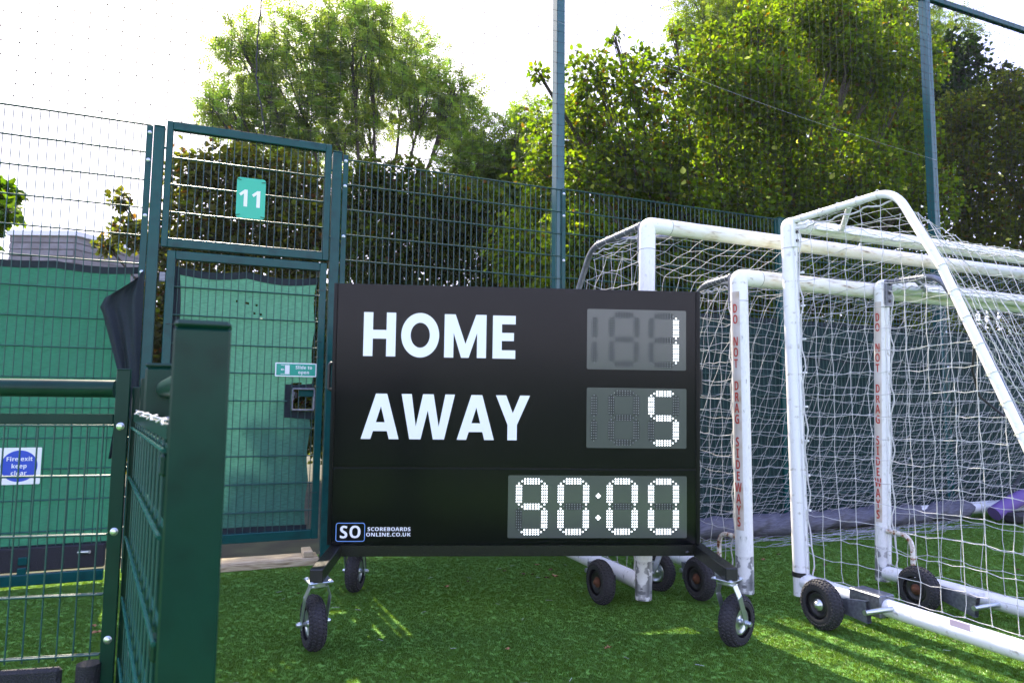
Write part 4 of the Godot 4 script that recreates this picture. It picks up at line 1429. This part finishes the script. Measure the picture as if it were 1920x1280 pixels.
func build_goals() -> void:
	var a := make_goal("tall white goal, rearmost, its left post half hidden by the scoreboard", 1.55, 1.74, -1.0, 6.3, 2.37, 0.125, 0.72, 1.45, Vector2(0.92, 2.04), 0.050, "galvanised", 0.022, 0.12, "cord", 0.032, 0.022)
	goal_wheel(a, Vector3(-0.235, 0.13, -0.10), "rust", Vector3(0.0, 0.125, -0.40))
	var b := make_goal("small white goal behind the scoreboard's right edge, red lettered post", 2.23, 1.84, -1.0, 4.9, 2.075, 0.11, 0.40, 1.52, Vector2(0.52, 1.80), 0.055, "galvanised", 0.019, 0.12, "cord", 0.036)
	goal_wheel(b, Vector3(-0.30, 0.13, -0.06), "rust", Vector3(0.0, 0.11, -0.34))
	sticker(b, 0.055, 0.42, 1.92, -1.22)
	tb(b, "handle", [Vector3(0, 0.36, -0.05)] + bend(Vector3(0, 0.36, -0.05), Vector3(0, 0.36, -0.24), Vector3(0, 0.1, -0.24), 0.09) + [Vector3(0, 0.13, -0.24)], 0.015, M.rusty_white)
	var d := make_goal("small white goal in the middle, red letters on its left post", 3.31, 1.93, 1.0, 4.9, 2.085, 0.09, 0.42, 1.35, Vector2(0.66, 1.64), 0.046, "galvanised", 0.019, 0.12, "cord", 0.032, 0.046)
	goal_wheel(d, Vector3(-0.31, 0.13, 0.50), "rust", Vector3(0.0, 0.09, 0.78))
	sticker(d, 0.046, 0.42, 1.92, -1.42, 0.046)
	tb(d, "handle", [Vector3(0, 0.365, 0.05)] + bend(Vector3(0, 0.365, 0.05), Vector3(0, 0.365, 0.23), Vector3(0, 0.1, 0.23), 0.09) + [Vector3(0, 0.12, 0.23)], 0.015, M.rusty_white)
	var c := make_goal("tall white goal nearest the camera at the right, net towards us", 2.51, 2.02, 1.0, 6.3, 2.40, 0.125, 0.76, 1.70, Vector2(1.00, 1.90), 0.047, "white_paint", 0.022, 0.12, "cord", 0.022, -0.012)
	goal_wheel(c, Vector3(-0.30, 0.13, 0.44), "zinc", Vector3(0.0, 0.14, 0.66))
	bx(c, "joint_sleeve", Vector3(0, 0.13, 0.50), Vector3(0.112, 0.118, 0.20), M.galvanised, 0.006)
	var st := MB.new()
	st.tube([Vector3(0, 0.150, 0), Vector3(0, 0.178, 0)], 0.0535, 20)
	part(c, "black_strap", st, M.black_plastic)
	bx(c, "pink_label", Vector3(-0.040, 0.165, 1.02), Vector3(0.003, 0.030, 0.10), M.pink_label, 0.001)
	for k in 9:
		bx(c, "net_clip", Vector3(0.0, 0.35 + 0.21 * k, 0.075), Vector3(0.014, 0.012, 0.03), M.white_paint, 0.002)


# ---------------------------------------------------------------- scoreboard

const SEGMENTS := {"a": [0, 1], "b": [1, 1], "c": [1, 0], "d": [0, -1], "e": [-1, 0], "f": [-1, 1], "g": [0, 0]}


func segment(parent: Node3D, u: float, v: float, which: String, lit: bool) -> void:
	# u, v: lower left corner of a digit 0.173 wide and 0.305 tall
	var dots := []
	if which in ["a", "d", "g"]:
		var y: float = {"a": 0.290, "g": 0.1525, "d": 0.015}[which]
		for i in 8:
			for j in 3:
				if (i == 0 or i == 7) and j != 1:
					continue
				dots.append(Vector2(0.0335 + 0.0152 * i, y + 0.0118 * (j - 1)))
		if which != "g":
			for e in [[1, 0], [6, 0]]:
				pass
	else:
		var x := 0.016 if which in ["e", "f"] else 0.157
		var y0 := 0.1645 if which in ["f", "b"] else 0.0275
		for i in 9:
			for j in 3:
				if (i == 0 or i == 8) and j != 1:
					continue
				dots.append(Vector2(x + 0.0120 * (j - 1), y0 + 0.0142 * i))
	var b := MB.new()
	for p in dots:
		b.disc(Vector3(u + p.x, v + p.y, 0.0044 if lit else 0.0038), 0.0047 if lit else 0.0024, 8 if lit else 6)
	if not lit:
		var g := MB.new()
		var x0 := INF
		var x1 := -INF
		var y0 := INF
		var y1 := -INF
		for p in dots:
			x0 = minf(x0, p.x)
			x1 = maxf(x1, p.x)
			y0 = minf(y0, p.y)
			y1 = maxf(y1, p.y)
		var w := 0.006
		x0 += u - w
		x1 += u + w
		y0 += v - w
		y1 += v + w
		var cx := 0.016
		var poly: PackedVector2Array
		if which in ["a", "d", "g"]:
			poly = PackedVector2Array([Vector2(x0, (y0 + y1) / 2), Vector2(x0 + cx, y0), Vector2(x1 - cx, y0), Vector2(x1, (y0 + y1) / 2), Vector2(x1 - cx, y1), Vector2(x0 + cx, y1)])
		else:
			poly = PackedVector2Array([Vector2((x0 + x1) / 2, y0), Vector2(x1, y0 + cx), Vector2(x1, y1 - cx), Vector2((x0 + x1) / 2, y1), Vector2(x0, y1 - cx), Vector2(x0, y0 + cx)])
		g.prism(poly, 0.0021, 0.0030)
		part(parent, "segment_groove", g, M.led_groove)
	part(parent, "lit_segment" if lit else "unlit_segment", b, M.led_lit if lit else M.led_unlit)


func digit(parent: Node3D, u: float, v: float, on: String) -> void:
	for s in SEGMENTS:
		segment(parent, u, v, s, s in on)


func letter(parent: Node3D, polys: Array, x0: float, x1: float, y0: float, y1: float) -> void:
	var b := MB.new()
	for p in polys:
		var q := PackedVector2Array()
		for k in range(0, p.size(), 2):
			q.append(Vector2(lerpf(x0, x1, p[k]), lerpf(y0, y1, p[k + 1])))
		b.prism(q, 0.0, 0.0014)
	part(parent, "letter", b, M.white_print)


func caster(board: Node3D, at: Vector3, turn: float, trail: float, drop: float) -> void:
	var c := Node3D.new()
	c.name = nm(board, "caster")
	board.add_child(c, true)
	c.position = at
	c.rotation_degrees.y = turn
	bx(c, "mounting_plate", Vector3(0, -0.004, 0), Vector3(0.115, 0.007, 0.115), M.zinc, 0.002)
	for q in [[-1, -1], [1, -1], [1, 1], [-1, 1]]:
		part(c, "bolt", bolt_mesh, M.zinc, Transform3D(Basis(Vector3.RIGHT, -PI / 2), Vector3(q[0] * 0.044, 0.001, q[1] * 0.044)))
	var sw := MB.new()
	sw.tube([Vector3(0, -0.008, 0), Vector3(0, -0.026, 0)], 0.036, 18)
	part(c, "swivel_ring", sw, M.zinc)
	var f := MB.new()
	f.box(Vector3(0, -0.029, 0), Vector3(0.086, 0.006, 0.060), 0.002)
	for s in [-1.0, 1.0]:
		var pts := [Vector3(s * 0.040, -0.029, 0), Vector3(s * 0.060, -0.085, -trail * 0.15), Vector3(s * 0.060, -drop - 0.016, -trail)]
		for i in 2:
			var p: Vector3 = pts[i]
			var q: Vector3 = pts[i + 1]
			var d := q - p
			var y := d.normalized()
			var z := (Vector3.BACK - y * Vector3.BACK.dot(y)).normalized()
			f.box((p + q) * 0.5, Vector3(0.0055, d.length() + 0.004, 0.040 if i == 0 else 0.036), 0.0015, Basis(y.cross(z), y, z))
	part(c, "fork", f, M.zinc)
	var w := Vector3(0, -drop, -trail)
	part(c, "tyre", tyre_mesh, M.rubber, Transform3D(Basis(), w))
	part(c, "rim", rim_mesh, M.zinc, Transform3D(Basis(), w))
	tb(c, "axle", [w + Vector3(-0.082, 0, 0), w + Vector3(0.082, 0, 0)], 0.009, M.zinc, 10)
	for s in [-1.0, 1.0]:
		tb(c, "axle_nut", [w + Vector3(s * 0.064, 0, 0), w + Vector3(s * 0.076, 0, 0)], 0.014, M.zinc, 6)


func build_scoreboard() -> void:
	var t := thing("scoreboard", "black wheeled electronic scoreboard reading HOME 1 AWAY 5 and 90:00", "scoreboard", Vector3(0.6937, 0.4219, 1.8109))
	t.rotation_degrees = Vector3(1.871, -18.544, -0.167)
	var hh := 1.4176
	bx(t, "cabinet", Vector3(0, hh * 0.5, -0.092), Vector3(2.046, hh - 0.004, 0.170), M.board_frame, 0.002)
	bx(t, "upper_front_panel", Vector3(-0.0015, 0.9185, -0.003), Vector3(2.003, 0.994, 0.008), M.board_face, 0.0015)
	bx(t, "lower_front_panel", Vector3(-0.0015, 0.2070, -0.003), Vector3(2.003, 0.409, 0.008), M.board_face, 0.0015)
	bx(t, "side_trim", Vector3(-1.0155, hh * 0.5, -0.0865), Vector3(0.019, hh, 0.175), M.board_frame, 0.002)
	bx(t, "side_trim", Vector3(1.0140, hh * 0.5, -0.0865), Vector3(0.022, hh, 0.175), M.board_frame, 0.002)
	bx(t, "base_beam", Vector3(0.02, -0.0315, -0.090), Vector3(1.94, 0.060, 0.175), M.black_steel, 0.002)
	for s in [-1.0, 1.0]:
		var x := -0.979 if s < 0.0 else 1.022
		bx(t, "support_arm", Vector3(x, -0.0335, -0.10), Vector3(0.062, 0.062, 1.124), M.black_steel, 0.003)
		bx(t, "end_cap", Vector3(x, -0.0335, 0.4635), Vector3(0.056, 0.056, 0.004), M.black_plastic, 0.001)
		var hx := -1.025 if s < 0.0 else 1.025
		var h := MB.new()
		var pts := [Vector3(hx, 0.978, -0.07)]
		pts.append_array(bend(Vector3(hx, 0.978, -0.07), Vector3(hx + s * 0.028, 0.978, -0.07), Vector3(hx + s * 0.028, 0.83, -0.07), 0.018, 5))
		pts.append_array(bend(Vector3(hx + s * 0.028, 0.978, -0.07), Vector3(hx + s * 0.028, 0.832, -0.07), Vector3(hx, 0.832, -0.07), 0.018, 5))
		pts.append(Vector3(hx, 0.832, -0.07))
		h.tube(pts, 0.010, 10)
		part(t, "handle", h, M.black_plastic)
		bx(t, "handle_foot", Vector3(hx + s * 0.004, 0.988, -0.07), Vector3(0.010, 0.012, 0.035), M.zinc, 0.002)
		bx(t, "handle_foot", Vector3(hx + s * 0.004, 0.815, -0.07), Vector3(0.010, 0.016, 0.035), M.zinc, 0.002)
	part(t, "beam_bolt", bolt_mesh, M.black_steel, Transform3D(Basis(), Vector3(0.955, -0.045, -0.001)))
	# lettering
	var hm := Node3D.new()
	hm.name = "home_lettering"
	t.add_child(hm, true)
	hm.position.z = 0.0012
	letter(hm, [[0, 0, 0.29, 0, 0.29, 0.40, 0.29, 0.60, 0.29, 1, 0, 1], [0.71, 0, 1, 0, 1, 1, 0.71, 1], [0.29, 0.40, 0.71, 0.40, 0.71, 0.60, 0.29, 0.60]], -0.859, -0.684, 1.0195, 1.2605)
	var o := MB.new()
	for k in 48:
		var a0 := TAU * k / 48.0
		var a1 := TAU * (k + 1) / 48.0
		o.prism(PackedVector2Array([Vector2(-0.550 + 0.0525 * cos(a0), 1.139 + 0.069 * sin(a0)), Vector2(-0.550 + 0.104 * cos(a0), 1.139 + 0.123 * sin(a0)), Vector2(-0.550 + 0.104 * cos(a1), 1.139 + 0.123 * sin(a1)), Vector2(-0.550 + 0.0525 * cos(a1), 1.139 + 0.069 * sin(a1))]), 0.0, 0.0014)
	part(hm, "letter", o, M.white_print)
	letter(hm, [[0, 0, 0, 1, 0.26, 1, 0.505, 0.32, 0.75, 1, 1, 1, 1, 0, 0.78, 0, 0.78, 0.575, 0.585, 0, 0.405, 0, 0.22, 0.57, 0.22, 0]], -0.4175, -0.186, 1.0185, 1.258)
	letter(hm, [[0, 0, 1, 0, 1, 0.195, 0.4, 0.195, 0.4, 0.41, 0.93, 0.41, 0.93, 0.60, 0.4, 0.60, 0.4, 0.80, 1, 0.80, 1, 1, 0, 1]], -0.150, -0.0235, 1.0175, 1.2565)
	var aw := Node3D.new()
	aw.name = "away_lettering"
	t.add_child(aw, true)
	aw.position.z = 0.0012
	var aa := [[0, 0, 0.255, 0, 0.515, 0.72, 0.515, 1, 0.375, 1], [0.74, 0, 1, 0, 0.67, 1, 0.515, 1, 0.515, 0.72], [0.318, 0.175, 0.685, 0.175, 0.63, 0.37, 0.39, 0.37]]
	letter(aw, aa, -0.860, -0.655, 0.569, 0.8155)
	letter(aw, [[0, 1, 0.19, 1, 0.275, 0.28, 0.4, 1, 0.6, 1, 0.705, 0.28, 0.82, 1, 1, 1, 0.81, 0, 0.6, 0, 0.495, 0.64, 0.37, 0, 0.16, 0]], -0.644, -0.353, 0.5695, 0.8155)
	letter(aw, aa, -0.339, -0.135, 0.569, 0.8145)
	letter(aw, [[0, 1, 0.3, 1, 0.5, 0.6, 0.71, 1, 1, 1, 0.625, 0.34, 0.625, 0, 0.35, 0, 0.35, 0.34]], -0.127, 0.062, 0.569, 0.815)
	# maker's mark
	var lg := Node3D.new()
	lg.name = "maker_mark"
	t.add_child(lg, true)
	lg.position = Vector3(-0.901, 0.069, 0.0012)
	var rim := MB.new()
	var outer := rrect(-0.078, -0.050, 0.078, 0.050, 0.014)
	var inner := rrect(-0.0745, -0.0465, 0.0745, 0.0465, 0.0105)
	for k in outer.size():
		var j := (k + 1) % outer.size()
		rim.prism(PackedVector2Array([outer[k], outer[j], inner[j], inner[k]]), 0.0, 0.001)
	part(lg, "badge_outline", rim, M.blue_print)
	text(lg, "lettering", "SO", 0.064, M.white_print, Vector3(0, 0, 0.001), 1.02)
	text(lg, "lettering", "SCOREBOARDS", 0.0195, M.white_print, Vector3(0.207, 0.0165, 0.001), 1.22)
	text(lg, "lettering", "ONLINE.CO.UK", 0.0195, M.white_print, Vector3(0.203, -0.0125, 0.001), 1.24)
	# displays
	var d := plate(t, "home_display", rrect(0.378, 0.967, 0.943, 1.305, 0.008), 0.001, 0.0030, M.acrylic)
	segment(d, 0.2637, 0.980, "b", false)
	segment(d, 0.2637, 0.980, "c", false)
	digit(d, 0.502, 0.984, "")
	digit(d, 0.728, 0.982, "bc")
	d = plate(t, "away_display", rrect(0.379, 0.531, 0.9455, 0.865, 0.008), 0.001, 0.0030, M.acrylic)
	segment(d, 0.2637, 0.544, "b", false)
	segment(d, 0.2637, 0.544, "c", false)
	digit(d, 0.502, 0.547, "")
	digit(d, 0.728, 0.546, "afgcd")
	d = plate(t, "clock_display", rrect(-0.052, 0.038, 0.948, 0.378, 0.008), 0.001, 0.0030, M.acrylic)
	digit(d, -0.008, 0.056, "abcdfg")
	digit(d, 0.223, 0.057, "abcdef")
	digit(d, 0.496, 0.058, "abcdef")
	digit(d, 0.729, 0.058, "abcdef")
	for y in [0.268, 0.149]:
		var col := MB.new()
		for q in [[0.008, 0], [-0.008, 0], [0, 0.008], [0, -0.008]]:
			col.disc(Vector3(0.4485 + q[0], y + q[1], 0.0044), 0.0056, 8)
		part(d, "lit_colon", col, M.led_lit)
	caster(t, Vector3(-0.979, -0.0645, 0.405), 26.0, 0.075, 0.226)
	caster(t, Vector3(1.022, -0.0645, 0.405), -52.0, 0.085, 0.226)
	caster(t, Vector3(-0.979, -0.0645, -0.59), -6.0, 0.085, 0.256)
	caster(t, Vector3(1.022, -0.0645, -0.59), 48.0, 0.085, 0.256)


# ---------------------------------------------------------------- small things

func build_bits() -> void:
	var b := MB.new()
	b.sheet(160, 18, func(u: float, v: float):
		var x := lerpf(2.3, 6.5, u)
		var a: float = TAU * v
		var r := 0.100 + 0.012 * sin(x * 5.0) + 0.012 * sin(x * 13.0 + a * 2.0) + 0.008 * sin(x * 29.0 + a * 5.0)
		return Vector3(x, 0.106 + r * 0.92 * sin(a) + 0.01 * sin(x * 3.0), 0.30 + 0.02 * sin(x * 1.7) - r * 1.35 * cos(a)))
	var t := thing("rolled_netting", "long lavender grey roll of netting lying along the fence foot", "roll")
	part(t, "roll", b, M.bundle_net)
	var n := MB.new()
	for k in 120:
		var x := rnd(2.2, 5.9)
		var z := rnd(0.36, 0.75)
		var p := Vector3(x, 0.012, z)
		for q in 5:
			var e := p + Vector3(rnd(0.05, 0.14), 0, rnd(-0.05, 0.05))
			e.y = 0.010 + rnd(0, 0.015)
			n.cord(p, e, 0.002)
			p = e
	tag(part(self, "loose_netting", n, M.grey_cord), "slack grey netting lying on the turf in front of the rolled netting", "netting")
	get_node("loose_netting").set_meta("kind", "stuff")
	var pf := thing("padded_arch", "purple padded arch lying behind the goals at the right edge", "pad", Vector3(6.62, 0, 0.55))
	var pts := []
	for k in 15:
		var u := k / 14.0
		pts.append(Vector3(lerpf(0.0, 1.1, u), 0.09 + 0.18 * sin(u * PI), 0.05 * sin(u * 4.0)))
	tb(pf, "arch", pts, 0.075, M.purple_foam, 14)
	bx(pf, "foot", Vector3(0.22, 0.06, 0.12), Vector3(0.34, 0.11, 0.16), M.rubber, 0.03)
	bx(pf, "foot", Vector3(0.9, 0.06, 0.12), Vector3(0.30, 0.11, 0.16), M.rubber, 0.03)
	tag(tb(self, "bungee_cord", [Vector3(2.56, 1.58, 3.13), Vector3(2.62, 1.38, 3.06), Vector3(2.68, 1.25, 3.05), Vector3(2.75, 1.17, 3.1), Vector3(2.72, 1.14, 3.16)], 0.006, M.dark_cord, 6), "black cord tied from the sloping white goal frame into its net", "cord")
	# fallen leaves
	var lf := MB.new()
	var pl := []
	for k in 10:
		var a := TAU * k / 10.0
		pl.append(Vector3(cos(a) * (0.5 if k % 2 else 1.0), 0.18 * sin(k * 2.3) + 0.25, sin(a) * (0.4 if k % 2 else 0.8)))
	for k in 10:
		lf.face([Vector3(0, 0.02, 0), pl[k], pl[(k + 1) % 10]], Vector3.UP)
	var lm := lf.mesh()
	var spots := [[0.96, 2.33, 1.3, "dark red fallen leaf lying in front of the scoreboard's clock"], [0.50, 2.17, 0.8, "tan fallen leaf on the turf below the scoreboard's middle"], [1.37, 0.83, 1.2, "curled dark red fallen leaf nearest the rearmost goal's wheel under the scoreboard"], [1.32, 1.0, 1.3, ""], [1.14, 0.87, 0.9, "small dark red fallen leaf left of the group under the scoreboard"], [1.34, 0.66, 1.0, ""], [1.25, 1.02, 1.1, ""], [1.20, 0.9, 0.8, ""],
		[-0.35, 0.83, 0.8, "small brown fallen leaf between gate and scoreboard's left caster"], [-0.36, 1.2, 0.7, "dark fallen leaf on the turf left of the scoreboard's left caster"], [0.55, 1.0, 1.0, ""], [0.72, 0.92, 0.7, ""], [1.05, 0.75, 0.9, ""], [3.15, 1.5, 1.0, "brown fallen leaf between the two small goals' lettered posts"], [2.65, 2.33, 1.1, "dark fallen leaf on sunlit turf beside the nearest goal's wheel"], [3.05, 1.1, 1.1, "#"], [3.3, 1.0, 1.0, "#"], [3.36, 1.4, 0.9, "#"], [4.2, 1.5, 1.0, "#"], [4.6, 2.0, 1.1, "brown fallen leaf farthest right on the shaded turf"],
		[-1.37, 1.22, 1.5, "large orange brown fallen leaf behind the left barrier mesh"], [-1.40, 1.10, 1.2, "tan fallen leaf next to the orange one behind the left barrier"], [0.35, 2.62, 0.7, "tiny tan fallen leaf near the bottom of the picture"]]
	for s in spots:
		var lab: String = s[3]
		var grp := ""
		if lab == "":
			lab = "curled dark red fallen leaf on the turf under the scoreboard"
			grp = "fallen leaves under the scoreboard"
		elif lab == "#":
			lab = "brown fallen leaf on the shaded turf beneath the goals"
			grp = "fallen leaves beneath the goals"
		var o := part(self, "fallen_leaf", lm, M.dead_leaf if rnd(0, 1) < 0.6 and not "tan" in lab and not "orange" in lab else M.dead_leaf_tan)
		o.position = Vector3(s[0], 0.012, s[1])
		o.rotation_degrees = Vector3(rnd(-10, 10), rnd(0, 360), rnd(-10, 10))
		o.scale = Vector3.ONE * 0.022 * s[2]
		tag(o, lab, "leaf", grp)
	# pale plastic fibres and twigs that lie about on the turf
	var fb := MB.new()
	for k in 45:
		var z := rnd(0.6, 3.3)
		var p := Vector3(rnd(-0.9, 2.0 + 0.3 * z), 0.019, z)
		var a := rnd(0, TAU)
		for q in 3:
			a += rnd(-0.6, 0.6)
			var e := p + Vector3(cos(a), 0, sin(a)) * rnd(0.008, 0.018)
			fb.cord(p, e, 0.0009)
			p = e
	tag(part(self, "loose_fibres", fb, M.cord), "pale loose fibres scattered on the turf", "fibres")
	get_node("loose_fibres").set_meta("kind", "stuff")
